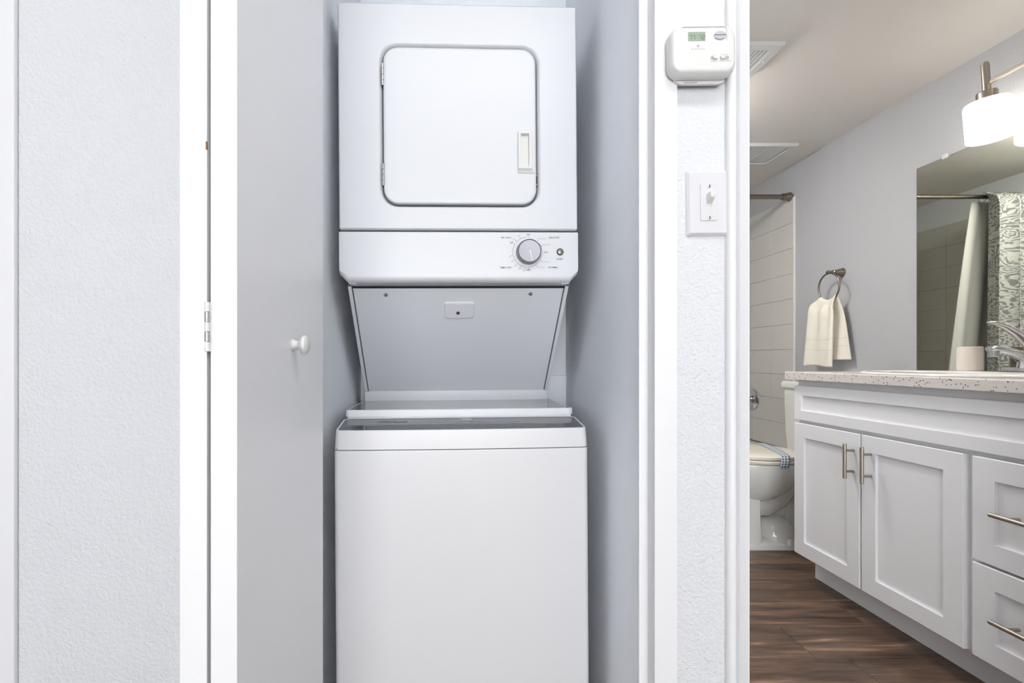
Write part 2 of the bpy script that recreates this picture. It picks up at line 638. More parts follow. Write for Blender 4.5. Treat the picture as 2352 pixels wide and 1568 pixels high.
def trim(name, m, label, fn):
    mb = MB()
    fn(mb)
    return tag(mb.build(name, m), label, 'trim', kind='structure')


trim('trim_1', 'trim', 'white flat casing strip right of the laundry closet opening',
     lambda b: b.box(0.3640, 0.407, 0.927, 0.9397, 0, 2.41, 0.0015).box(0.3640, 0.3658, 0.9397, 0.964, 0, 2.40))
trim('trim_2', 'trim_rough', 'thickly painted bumpy edge strip inside the closet opening',
     lambda b: b.box(0.347, 0.3665, 0.962, 0.974, 0, 2.40, 0.003))
trim('trim_3', 'trim', 'white rounded bead of the bathroom door casing',
     lambda b: b.loft([[(0.503 + 0.0095 - 0.0095 * math.cos(t * math.pi / 12), 0.9395 - 0.0135 * math.sin(t * math.pi / 12) ** 0.8, z) for t in range(13)] for z in (0, 2.08)]))
trim('trim_4', 'trim', 'white bathroom door jamb face beside the bead',
     lambda b: b.loft([[(0.5195, 0.9395, z), (0.5195, 0.9285, z), (0.5225, 0.923, z), (0.5440, 0.9345, z), (0.547, 0.9345, z), (0.549, 0.9375, z), (0.549, 0.9395, z)] for z in (0, 2.08)]))
trim('trim_5', 'trim', 'white casing strip on the hall wall at the left edge',
     lambda b: b.box(-0.925, -0.8455, 0.929, 0.9397, 0, 2.1, 0.003))
trim('trim_6', 'trim', 'white closet jamb hidden behind the folded door',
     lambda b: b.box(-0.3848, -0.3750, 0.945, 1.019, 0, 2.399))

# tiled tub alcove: tiles are pieces of the walls they cover
TH, TW = 0.15, 0.2032
tz0 = 0.40
for k in range(10):
    z0 = tz0 + k * TH
    # right wall
    yy = TY
    while yy < BY - 0.02:
        MB().box(WX - 0.008, WX, yy + 0.0006, min(yy + TW, BY) - 0.0006, z0 + 0.0006, z0 + TH - 0.0006, 0.0007, 1).build('tile', 'tile', wbr)
        yy += TW
    yy = TY
    while yy < BY - 0.02:
        MB().box(BL, BL + 0.008, yy + 0.0006, min(yy + TW, BY) - 0.0006, z0 + 0.0006, z0 + TH - 0.0006, 0.0007, 1).build('tile', 'tile', wr)
        yy += TW
    xx = BL + 0.008
    while xx < WX - 0.02:
        MB().box(xx + 0.001, min(xx + TW, WX - 0.008) - 0.001, BY - 0.008, BY, z0 + 0.001, z0 + TH - 0.001, 0.0015, 1).build('tile', 'tile', wbb)
        xx += TW
trim('trim_7', 'trim', 'white vertical bullnose strip where the tub tiles begin',
     lambda b: b.box(WX - 0.010, WX, TY - 0.014, TY - 0.001, 0.40, 1.90, 0.003))

# ------------------------------------------------------------------ unseen ceiling lamps, added to brighten hall and bathroom
t = tag(empty('fill_ceiling_lamp', (0.36, 0.06, HC)), 'added long white fill lamp on the hall ceiling, above the frame', 'lamp')
part('base', 'white_plastic', t, lambda b: b.box(-0.68, 0.68, -0.12, 0.12, -0.025, -0.0004, 0.004))
part('diffuser', 'hall_fill_glass', t, lambda b: b.loft([ring_xy(rrect(0, 0, 1.32 - 2 * d_, 0.22 - 2 * d_, 0.03, 5), z_) for d_, z_ in ((0, -0.0255), (0, -0.05), (0.012, -0.07), (0.035, -0.08))]))
t = tag(empty('fill_ceiling_lamp', (0.92, 2.30, BC)), 'added round fill lamp on the bathroom ceiling, hidden by the door jamb', 'lamp')
part('base', 'white_plastic', t, lambda b: b.lathe([(0.17, -0.0004), (0.17, -0.02), (0.155, -0.03)], n=40))
part('glass_dome', 'bath_fill_glass', t, lambda b: b.lathe([(0.152, -0.028), (0.147, -0.05), (0.125, -0.075), (0.08, -0.09), (0.03, -0.096)], n=40))

# ------------------------------------------------------------------ folded bifold door
d = tag(empty('door_1', (-0.328, 0.836, 0.012)), 'white bifold closet door folded open left of the machine', 'door', kind='structure')
PL = 0.396


def leaf(x0, x1):
    return lambda b: b.box(x0, x1, -0.198, 0.198, 0, 2.37, 0.0015)


part('door_leaf', 'door_white', d, leaf(-0.038, -0.0023))
lb = part('door_leaf', 'door_white', d, leaf(0.0022, 0.037))
part('knob', 'white_plastic', lb, lambda b: b.lathe([(0.010, 0.0), (0.0105, 0.002), (0.008, 0.005), (0.0072, 0.010), (0.009, 0.0135), (0.0145, 0.0165),
                                                     (0.0165, 0.0205), (0.0155, 0.0245), (0.011, 0.0275), (0.004, 0.0288)], (0.037, 0.011, 0.953), 'X'),
     'small round white knob')
for hz in (0.97, 0.25, 2.1):
    h = part('hinge', 'white_plastic', d, lambda b: b.box(-0.0046, -0.0022, -0.199, -0.17, hz - 0.032, hz + 0.032).box(0.0022, 0.0046, -0.199, -0.17, hz - 0.032, hz + 0.032))
    for i in range(5):
        z0 = hz - 0.032 + i * 0.0128
        part('knuckle', 'steel' if i in (1, 3) else 'white_plastic', h,
             lambda b: b.cyl((-0.0004, -0.2005, z0 + 0.0003), (-0.0004, -0.2005, z0 + 0.0125), 0.0034, n=12))
part('paint_chip', 'chip', d, lambda b: b.box(-0.0036, -0.0021, -0.1985, -0.196, 1.2, 1.2105), 'brown bare-wood chip in the edge')

# ------------------------------------------------------------------ stacked washer dryer
APP = (0.004, 1.246, 0.0)
w = empty('stacked_washer_dryer', APP, (0, -0.007, 0.040))
tag(w, 'white stacked laundry machine, dryer above top-loading washer, in closet', 'washer dryer')
HW = 0.3035


def dryer_front(b):
    N = 7
    zc = (1.840 + 1.2675) / 2
    hh = 1.840 - 1.2675
    dcx, dcz, dw, dh = 0.0035, 1.5307, 0.393, 0.4005
    rings = [ring_xz(rrect(0, zc, 2 * HW, hh, 0.007, N), 0.42),
             ring_xz(rrect(0, zc, 2 * HW, hh, 0.007, N), 0.008),
             ring_xz(rrect(0, zc, 2 * HW - 0.003, hh - 0.003, 0.007, N), 0.0025),
             ring_xz(rrect(0, zc, 2 * HW - 0.009, hh - 0.009, 0.006, N), 0.0),
             ring_xz(rrect(dcx, dcz, dw + 0.020, dh + 0.020, 0.048, N), 0.0),
             ring_xz(rrect(dcx, dcz, dw + 0.012, dh + 0.012, 0.045, N), 0.002),
             ring_xz(rrect(dcx, dcz, dw + 0.004, dh + 0.004, 0.041, N), 0.008),
             ring_xz(rrect(dcx, dcz, dw, dh, 0.039, N), 0.016),
             ring_xz(rrect(dcx, dcz, dw - 0.002, dh - 0.002, 0.038, N), 0.022)]
    b.loft(rings)


part('dryer_cabinet', 'enamel', w, dryer_front, 'white enamel dryer cabinet')
dd = part('dryer_door', 'enamel', w, lambda b: b.loft([ring_xz(rrect(0.0035, 1.5307, 0.3865, 0.3945, 0.037, 7), 0.0215),
                                                      ring_xz(rrect(0.0035, 1.5307, 0.3865, 0.3945, 0.037, 7), 0.004),
                                                      ring_xz(rrect(0.0035, 1.5307, 0.3845, 0.3925, 0.036, 7), 0.0005),
                                                      ring_xz(rrect(0.0035, 1.5307, 0.379, 0.387, 0.034, 7), -0.0015),
                                                      ring_xz(rrect(0.0035, 1.5307, 0.37, 0.378, 0.03, 7), -0.002)]), 'square dryer door with rounded corners')
part('door_gap_line', 'dark_grey', w, lambda b: b.loft([ring_xz(rrect(0.0035, 1.5307, 0.3915, 0.3995, 0.039, 7), 0.0095),  # dark gap drawn as a grey strip
                                                ring_xz(rrect(0.0035, 1.5307, 0.3866, 0.3946, 0.037, 7), 0.0095),
                                                ring_xz(rrect(0.0035, 1.5307, 0.3866, 0.3946, 0.037, 7), 0.0215)], False, False), 'grey line drawn in the gap around the door')


def handle(b):
    # proud bezel with a deep finger pocket
    cx, cz = 0.1700, 1.4655
    b.loft([ring_xz(rrect(cx, cz, 0.043, 0.106, 0.002, 3), 0.0),
            ring_xz(rrect(cx, cz, 0.043, 0.106, 0.002, 3), -0.0045),
            ring_xz(rrect(cx - 0.0025, cz + 0.001, 0.036, 0.100, 0.002, 3), -0.0055),
            ring_xz(rrect(cx - 0.003, cz + 0.0025, 0.034, 0.094, 0.002, 3), -0.0105),
            ring_xz(rrect(cx - 0.0035, cz + 0.003, 0.0215, 0.082, 0.0015, 3), -0.0105),
            ring_xz(rrect(cx - 0.0035, cz + 0.003, 0.0185, 0.076, 0.0015, 3), -0.0022)])


part('pull_handle', 'white_plastic', dd, handle, 'white recessed pull on the dryer door')
for zc in (1.658, 1.406):
    hg = part('hinge', 'steel', dd, lambda b: b.box(-0.1925, -0.1885, 0.002, 0.006, zc - 0.027, zc + 0.027))
    for i in range(4):
        z0 = zc - 0.028 + i * 0.014
        part('knuckle', 'steel', hg, lambda b: b.cyl((-0.1915, 0.0, z0 + 0.0004), (-0.1915, 0.0, z0 + 0.0134), 0.0029, n=12))
la = part('latch_plate', 'slot', w, lambda b: b.box(0.1968, 0.1992, 0.004, 0.014, 1.380, 1.412))
for zc in (1.385, 1.408):
    part('latch_screw', 'steel', la, lambda b: b.lathe([(0.0018, 0.0), (0.0012, -0.0012)], (0.1978, 0.004, zc), 'Y', 10))


# control panel: full width console with rounded lower lip and cut lower corners
def console(b):
    prof = [(0.30, 1.1335), (0.06, 1.1335), (0.018, 1.134), (0.008, 1.137), (0.002, 1.1435), (0.0, 1.152), (0.0, 1.259), (0.002, 1.2625), (0.008, 1.2645), (0.30, 1.2645)]
    xs = [(-HW, 0.0225), (-HW + 0.001, 0.0215), (-HW + 0.0225, 0.0), (HW - 0.0225, 0.0), (HW - 0.001, 0.0215), (HW, 0.0225)]
    rings = []
    for x, cut in xs:
        ring = []
        for yy, zz in prof:
            z2 = zz
            if zz < 1.155:
                z2 = zz + cut * (1.0 if yy > 0.001 else 0.6)
            ring.append((x, yy + (0.0015 if abs(x) >= HW - 1e-6 and yy < 0.01 else 0.0), z2))
        rings.append(ring)
    b.loft(rings)


cp = part('control_panel', 'enamel', w, console, 'white dryer control panel with dial')


def PX(px):
    return (px - 1064.0) / 907.0


def PZ(py):
    return H - (py - 825.0) / 907.0


def zz1(zx, zy):
    """point of the enlarged dial view, as panel coordinates"""
    return PX(1120 + zx / 9.8), PZ(520 + zy / 9.8)


KX, KZ = zz1(1008, 575)
kn = part('dial_knob', 'knob_metal', cp, lambda b: b.lathe([(0.0318, 0.0), (0.0318, -0.005), (0.0312, -0.008), (0.0300, -0.016), (0.0292, -0.0175), (0.0284, -0.0182),
                                                            (0.0277, -0.0174), (0.0272, -0.0168), (0.010, -0.0162)], (KX, 0, KZ), 'Y', 48), 'satin silver round dial knob')
ang = math.radians(12)


def pointer(b):
    b.loft([ring_xz([(-0.0015, 0.0), (0.0015, 0.0), (0.0015, -0.0245), (-0.0015, -0.0245)], yy) for yy in (0.0, -0.0015)])
    b.move(Matrix.Translation((KX + 0.0005, -0.0163, KZ + 0.001)) @ Matrix.Rotation(-ang, 4, 'Y'))


part('pointer', 'white_plastic', kn, pointer, 'white pointer line of the dial')
part('start_button', 'button_metal', cp, lambda b: b.lathe([(0.0092, 0.0), (0.0092, -0.002), (0.0078, -0.004), (0.0066, -0.0035), (0.0060, -0.0055), (0.003, -0.0062)],
                                                     (zz1(1728, 568)[0], 0, zz1(1728, 568)[1]), 'Y', 28), 'small round grey start button')


if True:
    for s, zx, zy, wz, bold in (('AIR ONLY', 500, 248, 240, .012), ('DELICATE', 1595, 245, 235, .012), ('TIMED DRY', 487, 925, 275, .012), ('NORMAL', 1572, 920, 225, .012),
                                ('START', 1722, 732, 150, .012), ('OFF', 1003, 178, 82, .012), ('OFF', 625, 362, 80, .012), ('OFF', 1403, 580, 82, .012), ('OFF', 1008, 975, 82, .012)):
        x, z = zz1(zx, zy)
        part('dial_word', 'ink', cp, lambda b: b.text(s, x, z, wz / 9.8 / 907, 0.0, 0.0040, bold=bold), smooth=0)


if True:
    for s, zx, zy, wz, h in (('Very Dry', 1322, 275, 175, .0046), ('Less Dry', 1420, 408, 172, .0046), ('Very Dry', 1402, 797, 172, .0046), ('Less Dry', 1280, 918, 168, .0046),
                             ('10', 787, 210, 44, .0034), ('20', 682, 290, 50, .0034), ('20', 580, 675, 50, .0034), ('30', 630, 785, 50, .0034), ('40', 705, 882, 54, .0034),
                             ('50', 800, 950, 50, .0034), ('60', 905, 988, 50, .0034)):
        x, z = zz1(zx, zy)
        part('dial_setting', 'ink_light', cp, lambda b: b.text(s, x, z, wz / 9.8 / 907, 0.0, h), smooth=0)


def scale(b):
    R = 335 / 9.8 / 907
    cx, cz = zz1(985, 575)

    def arc(a0, a1, r):
        n = 26
        pts = [math.radians(a0 + (a1 - a0) * i / n) for i in range(n + 1)]
        b.loft([[(cx + (r + e) * math.cos(t), -0.0003, cz + (r + e) * math.sin(t)) for t in pts] for e in (-0.0003, 0.0003)], False, False, closed=False)
    arc(94, 143, R)
    arc(149, 267, R)
    arc(272, 357, R)
    arc(3, 38, R)
    for zx, zy in ((817, 246), (722, 320), (628, 654), (666, 760), (732, 847), (822, 909), (925, 942), (1226, 308), (1314, 430), (1290, 768), (1188, 880), (1005, 222), (1332, 578), (690, 392), (998, 932)):
        x, z = zz1(zx, zy)
        b.lathe([(0.0009, -0.0003), (0.0009, 0.0)], (x, 0, z), 'Y', 8)


part('dial_scale', 'ink', cp, scale, 'printed arc and dots around the dial', smooth=0)
for sx in (-1, 1):
    br = part('corner_bracket', 'panel_enamel', cp, lambda b: b.loft([[(sx * 0.285, yy, 1.140), (sx * 0.264, yy, 1.1345), (sx * 0.264, yy, 1.1325), (sx * 0.283, yy, 1.1345)] for yy in (0.016, 0.05)]))
    part('screw', 'chrome', br, lambda b: b.lathe([(0.0034, 0.0), (0.0030, -0.0016), (0.0012, -0.0022)], (sx * 0.279, 0.016, 1.1365), 'Y', 14))

# slanted panel joining dryer and washer
yt, zt, yb, zb = 0.056, 1.1305, 0.330, 0.838
pd = Vector((0, yb - yt, zb - zt))
plen = pd.length
pdn = pd.normalized()
pn = Vector((0, -pdn.z, pdn.y)).normalized()
if pn.y > 0:
    pn = -pn
PMAT = Matrix(((1, 0, 0, 0), (0, -pn.y, -pdn.y, yt), (0, -pn.z, -pdn.z, zt), (0, 0, 0, 1)))


def slanted(fn):
    def g(b):
        fn(b)
        b.move(PMAT)
    return g


pw = 0.2915


def P2(px, py):
    """panel coordinates (x, -distance below the top edge) of a photo point"""
    s = (py - 659.0) / (897.0 - 659.0)
    # intersect the viewing ray with the slanted plane
    dz = -(py - 825.0) / F
    yl = 1.246
    k = (zt - H - dz * (yt + yl)) / (dz * pd.y - pd.z)
    Y = yl + yt + k * pd.y
    return (px - 1060.0) * Y / F - APP[0], -k * plen


sp = part('slanted_panel', 'panel_enamel', w, slanted(lambda b: b.box(-pw + 0.0115, pw - 0.0115, 0.001, 0.02, -plen, 0)), 'white slanted panel between dryer and washer')
for sx in (-1, 1):
    part('side_rail', 'panel_enamel', sp, slanted(lambda b: b.box(min(sx * pw, sx * (pw - 0.0095)), max(sx * pw, sx * (pw - 0.0095)), -0.003, 0.02, -plen - 0.004, 0.004, 0.0012)))
    part('side_gap', 'dark_grey', sp, slanted(lambda b: b.box(min(sx * (pw - 0.0125), sx * (pw - 0.0088)), max(sx * (pw - 0.0125), sx * (pw - 0.0088)), 0.0006, 0.01, -plen, 0)))
part('top_gap', 'slot', sp, slanted(lambda b: b.box(-pw + 0.001, pw - 0.001, 0.0006, 0.01, -0.0035, 0.004)))


def screw(b, x, z, r, y0=0.001):
    b.lathe([(r, y0), (r, y0 - 0.0008), (r * 0.72, y0 - 0.0014), (r * 0.68, y0 - 0.0034), (r * 0.4, y0 - 0.0040)], (x, 0, z), 'Y', 16)


for px, py in ((896, 677), (1229, 675)):
    x, z = P2(px, py)
    part('screw', 'steel', sp, slanted(lambda b: screw(b, x, z, 0.0056)))
x, z = P2(1064.5, 712)
pl = part('bracket_plate', 'panel_enamel', sp, slanted(lambda b: b.loft([ring_xz(rrect(x, z, 0.083, 0.056, 0.008, 5), 0.002), ring_xz(rrect(x, z, 0.080, 0.053, 0.008, 5), -0.003), ring_xz(rrect(x, z, 0.073, 0.046, 0.007, 5), -0.005)])), 'embossed plate with centre screw')
x, z = P2(1062, 716)
part('screw', 'bronze', pl, slanted(lambda b: screw(b, x, z, 0.0052, -0.0048)))
part('panel_flange', 'enamel', w, lambda b: b.box(-pw, pw, yb - 0.004, yb + 0.02, 0.800, 0.8405, 0.001), 'white flange at the foot of the panel')

# washer: lid, console, cabinet
LW = 0.2985
lid = part('washer_lid', 'enamel', w, lambda b: b.loft([ring_xy(rrect(0, 0.1975, 2 * LW, 0.315, 0.012, 5), 0.7935),
                                                       ring_xy(rrect(0, 0.1975, 2 * LW, 0.315, 0.012, 5), 0.807),
                                                       ring_xy(rrect(0, 0.1975, 2 * LW - 0.002, 0.313, 0.011, 5), 0.8095),
                                                       ring_xy(rrect(0, 0.1975, 2 * LW - 0.008, 0.307, 0.009, 5), 0.8105),
                                                       ring_xy(rrect(0, 0.1975, 2 * LW - 0.012, 0.303, 0.008, 5), 0.8092)]), 'white-rimmed washer lid')
part('lid_glass', 'dark_glass', lid, lambda b: b.loft([ring_xy(rrect(0, 0.1975, 2 * LW - 0.0125, 0.3025, 0.008, 5), 0.8085), ring_xy(rrect(0, 0.1975, 2 * LW - 0.0125, 0.3025, 0.008, 5), 0.8099)]), 'dark tinted lid glass')
part('lid_lip', 'panel_enamel', lid, lambda b: b.box(-LW + 0.006, LW - 0.006, 0.044, 0.09, 0.786, 0.7935, 0.001))
part('top_deck', 'dark_grey', w, lambda b: b.box(-0.298, 0.298, 0.02, 0.40, 0.72, 0.7855), 'deck under the lid, gap shade put into its grey')  # shade of the gap below the lid put into the deck colour
part('lid_bumper', 'glass_display', w, lambda b: b.loft([ring_xy(rrect(-0.155, 0.044, 0.05, 0.012, 0.006, 4), zz) for zz in (0.784, 0.7885)]))
part('lid_bumper', 'glass_display', w, lambda b: b.loft([ring_xy(rrect(0.205, 0.044, 0.05, 0.012, 0.006, 4), zz) for zz in (0.784, 0.7885)]))


def bow(x):
    return -0.008 * (1 - (x / HW) ** 2)


def shape_ring(hw, y0, y1, r, z, zf=None, n=6, extra=0.0):
    """plan outline of the washer, front edge slightly bowed; z rises towards the back when zf is given"""
    pts = []
    raw = rrect(0, (y0 + y1) / 2, 2 * hw, y1 - y0, r, n)
    # subdivide the straight front edge so that it can bow
    out = []
    for i, p in enumerate(raw):
        out.append(p)
        q = raw[(i + 1) % len(raw)]
        if abs(p[1] - y0) < 1e-6 and abs(q[1] - y0) < 1e-6 and abs(p[0] - q[0]) > 0.05:
            for k in range(1, 12):
                out.append((p[0] + (q[0] - p[0]) * k / 12, y0))
    for x, yy in out:
        f = max(0.0, 1 - (yy - y0) / max(y1 - y0, 1e-6))
        y2 = yy + bow(x) * f
        zz = z if zf is None else zf + (z - zf) * (1 - f)
        pts.append((x, y2, zz))
    return pts


FY = -0.075


def wconsole(b):
    b.loft([shape_ring(0.3033, FY, 0.036, 0.014, 0.7285),
            shape_ring(0.3025, FY + 0.0005, 0.036, 0.014, 0.745),
            shape_ring(0.3005, FY + 0.002, 0.036, 0.013, 0.784, 0.770),
            shape_ring(0.2995, FY + 0.003, 0.0355, 0.012, 0.7885, 0.7735),
            shape_ring(0.2975, FY + 0.005, 0.0335, 0.010, 0.7890, 0.7742),
            shape_ring(0.2955, FY + 0.007, 0.0315, 0.009, 0.7875, 0.7729)])


wc = part('washer_console', 'enamel_washer', w, wconsole, 'white washer console with dark glass top')
part('console_glass', 'dark_glass', wc, lambda b: b.loft([shape_ring(0.2953, FY + 0.0073, 0.0313, 0.009, 0.7868, 0.7722), shape_ring(0.2953, FY + 0.0073, 0.0313, 0.009, 0.7882, 0.7736)]), 'dark glass control strip')
# print on the glass: lies in the glass plane, which rises to the back
gs = math.atan2(0.0146, 0.0313 - (FY + 0.0073))


def on_glass(fn):
    def g(b):
        fn(b)
        b.move(Matrix.Translation((0, FY + 0.0073, 0.7738)) @ Matrix.Rotation(gs, 4, 'X') @ Matrix.Rotation(-math.pi / 2, 4, 'X'))
    return g


part('brand_lettering', 'glass_print', wc, on_glass(lambda b: b.text('Whirlpool', -0.1715, 0.066, 0.072, 0.0, 0.022, shear=0.15)), 'dark brand lettering on the console glass', smooth=0)
part('display_window', 'glass_display', wc, on_glass(lambda b: b.loft([ring_xz(rrect(0.016, 0.083, 0.026, 0.020, 0.002, 3), yy) for yy in (0, -0.0003)])), 'pale display on the console glass')


for x in (-0.055, -0.012, 0.028, 0.078, 0.142):
    part('button_mark', 'glass_mark', wc, on_glass(lambda b: b.loft([ring_xz(rrect(x, 0.045, 0.030, 0.004, 0.0019, 3), yy) for yy in (0, -0.0003)])))
    part('button_mark', 'glass_mark', wc, on_glass(lambda b: b.loft([ring_xz(rrect(x, 0.064, 0.016, 0.006, 0.002, 3), yy) for yy in (0, -0.0003)])))
part('seam', 'dark_grey', w, lambda b: b.loft([shape_ring(0.3015, FY + 0.002, 0.036, 0.014, zz) for zz in (0.7255, 0.729)]))


def wcab(b):
    b.loft([shape_ring(0.3035, FY + 0.012, 0.42, 0.012, 0.03),
            shape_ring(0.3035, FY, 0.42, 0.012, 0.06),
            shape_ring(0.3035, FY, 0.42, 0.012, 0.7235),
            shape_ring(0.3028, FY + 0.001, 0.42, 0.012, 0.7262)])


part('washer_cabinet', 'enamel_washer', w, wcab, 'plain white washer cabinet')
part('chip', 'slot', w, lambda b: b.loft([[(-0.297, yy, 0.7335), (-0.2945, yy, 0.7300), (-0.2935, yy, 0.7285), (-0.2955, yy, 0.7295)] for yy in (FY + 0.0008, FY + 0.006)]), 'small dark chip at the console seam')
for sx in (-1, 1):
    for yy in (-0.02, 0.36):
        part('foot', 'dark_grey', w, lambda b: b.lathe([(0.018, 0.004), (0.018, 0.012), (0.008, 0.014), (0.008, 0.035)], (sx * 0.25, yy, 0)))

# access panel on the closet's back wall
ap = MB().box(0.245, 0.347, CB - 0.010, CB - 0.0003, 0.886, 1.25, 0.0015).build('access_panel', 'panel_enamel')
tag(ap, 'pale flat panel on the closet back wall beside the slanted machine panel', 'panel')

# ------------------------------------------------------------------ thermostat
TS = tag(empty('thermostat', (0.4435, 0.927, 1.507), (0, -0.012, 0)), 'white wall thermostat with small display above the light switch', 'thermostat')


def tbody(b):
    def rr(w_, h_, dy, r, y):
        return ring_xz(rrect(0, dy, w_, h_, r, 7), y)

    def bulge(ring):
        return [(x * (1 + 0.035 * (1 - (z / 0.046) ** 2)), y, z * (1 + 0.03 * (1 - (x / 0.06) ** 2))) for x, y, z in ring]
    b.loft([bulge(rr(0.116, 0.088, 0.0, 0.018, -0.004)), bulge(rr(0.119, 0.091, 0.0, 0.019, -0.010)), bulge(rr(0.118, 0.090, 0.0, 0.019, -0.018)),
            bulge(rr(0.112, 0.083, 0.001, 0.017, -0.0255)), bulge(rr(0.104, 0.074, 0.002, 0.014, -0.0285)),
            rr(0.0835, 0.028, 0.0262, 0.005, -0.0292), rr(0.0815, 0.026, 0.0258, 0.004, -0.0275)])


tb = part('housing', 'white_plastic', TS, tbody, 'rounded white housing')
part('back_plate', 'white_plastic', TS, lambda b: b.loft([ring_xz(rrect(0.002, -0.006, 0.098, 0.092, 0.016, 6), yy) for yy in (0.0, -0.006)]))


def TP(zx, zy):
    """thermostat face point from its enlarged view"""
    s = 0.898 / F
    return ((1500 + zx / 9.225) - 1060) * s - 0.4435, H - ((30 + zy / 9.225) - 825) * s - 1.507


x0, z0 = TP(935, 485)
part('display', 'lcd', tb, lambda b: b.loft([ring_xz(rrect(x0, z0, 0.0315, 0.0165, 0.0014, 3), yy) for yy in (-0.0270, -0.0280)]), 'grey-green display')


def seg(b, digit, x, z, w_=0.0037, h_=0.0072):
    t_ = 0.0006
    on = {'7': 'abc', '2': 'abged'}[digit]
    q = {'a': (x, z + h_ / 2, w_, t_), 'g': (x, z, w_, t_), 'd': (x, z - h_ / 2, w_, t_),
         'b': (x + w_ / 2, z + h_ / 4, t_, h_ / 2), 'c': (x + w_ / 2, z - h_ / 4, t_, h_ / 2), 'e': (x - w_ / 2, z - h_ / 4, t_, h_ / 2)}
    for s_ in on:
        cx, cz, ww, hh = q[s_]
        b.box(cx - ww / 2, cx + ww / 2, -0.0283, -0.0279, cz - hh / 2, cz + hh / 2)


def digits(b):
    for dg, zx in (('7', 800), ('7', 872), ('7', 1008), ('2', 1078)):
        x, z = TP(zx, 505)
        seg(b, dg, x, z)


part('display_digits', 'lcd_digit', tb, digits, 'dark display digits', smooth=0)
x0, z0 = TP(1428, 470)
for s_ in (-1, 1):
    half = [(x0 + 0.0109 * math.cos(math.pi * k / 16), z0 + s_ * (0.0007 + 0.0072 * math.sin(math.pi * k / 16))) for k in range(17)]
    part('set_button', 'btn_grey', tb, lambda b: b.loft([ring_xz(half, -0.0272), ring_xz(half, -0.0292), ring_xz([(x0 + (x - x0) * 0.86, z0 + s_ * 0.001 + (z - z0 - s_ * 0.001) * 0.86) for x, z in half], -0.0300)]))
x0, z0 = TP(955, 762)
part('brand_lettering', 'ink_pale', tb, lambda b: b.text('EMERSON', x0, z0, 0.0245, -0.0288, 0.0031), 'grey brand lettering', smooth=0)


def logo(b):
    x, z = TP(955, 695)
    for dx, dz in ((0, 0.0016), (0, -0.0016), (0.0016, 0), (-0.0016, 0)):
        b.loft([[(x + dx, yy, z + dz + 0.0014), (x + dx + 0.0014, yy, z + dz), (x + dx, yy, z + dz - 0.0014), (x + dx - 0.0014, yy, z + dz)] for yy in (-0.0285, -0.0293)])


part('brand_emblem', 'ink_pale', tb, logo, 'small grey diamond emblem', smooth=0)
for zx, ww, kx in ((1285, 0.0118, 0.002), (1510, 0.0165, -0.0035)):
    x, z = TP(zx, 948)
    sl = part('slide_switch', 'ink_pale', tb, lambda b: b.loft([ring_xz(rrect(x, z, ww, 0.0062, 0.0025, 4), yy) for yy in (-0.028, -0.0291)]))
    part('slider', 'white_plastic', sl, lambda b: b.loft([ring_xz(rrect(x + kx, z, 0.0082, 0.0062, 0.0028, 4), -0.0288), ring_xz(rrect(x + kx, z, 0.0082, 0.0062, 0.0028, 4), -0.0312), ring_xz(rrect(x + kx, z, 0.007, 0.005, 0.0024, 4), -0.032)]))


def ttext(b):
    for s_, zx, zy, ww in (('FAN', 1290, 888, 0.0066), ('SYSTEM', 1515, 886, 0.0125), ('ON AUTO', 1292, 1022, 0.0135), ('COOL OFF HEAT', 1520, 1018, 0.021)):
        x, z = TP(zx, zy)
        b.text(s_, x, z, ww, -0.0289, 0.0019)


part('switch_lettering', 'ink_pale', tb, ttext, 'tiny printed words by the sliders', smooth=0)
for i in range(6):
    x = -0.028 + i * 0.0042
    part('vent_slot', 'slot', TS, lambda b: b.loft([[(x, yy, -0.0505), (x + 0.0012, yy, -0.0505), (x + 0.0042, yy, -0.0478), (x + 0.003, yy, -0.0478)] for yy in (-0.0050, -0.0064)]))

# ------------------------------------------------------------------ light switch
SW = tag(empty('light_switch', (0.4675, 0.940, 1.237), (0, -0.010, 0)), 'white toggle light switch with wide plate below the thermostat', 'light switch')
part('wall_plate', 'plate_plastic', SW, lambda b: b.loft([ring_xz(rrect(0, 0, 0.0785, 0.124, 0.002, 4), 0.0), ring_xz(rrect(0, 0, 0.0785, 0.124, 0.002, 4), -0.002),
                                                         ring_xz(rrect(0.0, 0, 0.0700, 0.1155, 0.002, 4), -0.0068), ring_xz(rrect(0.0, 0, 0.067, 0.1125, 0.002, 4), -0.0072)]))
part('insert', 'plate_plastic', SW, lambda b: b.loft([ring_xz(rrect(0.001, 0.0005, 0.0325, 0.0695, 0.0025, 4), -0.006), ring_xz(rrect(0.001, 0.0005, 0.0325, 0.0695, 0.0025, 4), -0.0086), ring_xz(rrect(0.001, 0.0005, 0.0315, 0.0685, 0.0025, 4), -0.0091)]))
part('toggle_slot', 'white_plastic', SW, lambda b: b.box(-0.0045, 0.0068, -0.0094, -0.008, -0.013, 0.0165).box(0.0060, 0.0068, -0.0096, -0.008, -0.013, 0.0))


def toggle(b):
    b.loft([ring_xz(rrect(0.001, 0.006, 0.0105, 0.020, 0.0015, 3), -0.0088), ring_xz(rrect(0.0016, 0.0095, 0.0098, 0.0155, 0.002, 3), -0.016), ring_xz(rrect(0.002, 0.0115, 0.0092, 0.012, 0.0025, 3), -0.021), ring_xz(rrect(0.002, 0.0115, 0.0075, 0.010, 0.002, 3), -0.022)])


part('toggle', 'white_plastic', SW, toggle, 'white toggle lever switched up')
for zc in (0.0305, -0.0290):
    sc_ = part('screw', 'steel', SW, lambda b: b.lathe([(0.0034, -0.0088), (0.0032, -0.0100), (0.0015, -0.0108)], (0.001, 0, zc), 'Y', 16))
    part('screw_slot', 'slot', sc_, lambda b: b.box(0.0006, 0.0014, -0.0110, -0.0104, zc - 0.0026, zc + 0.0026))

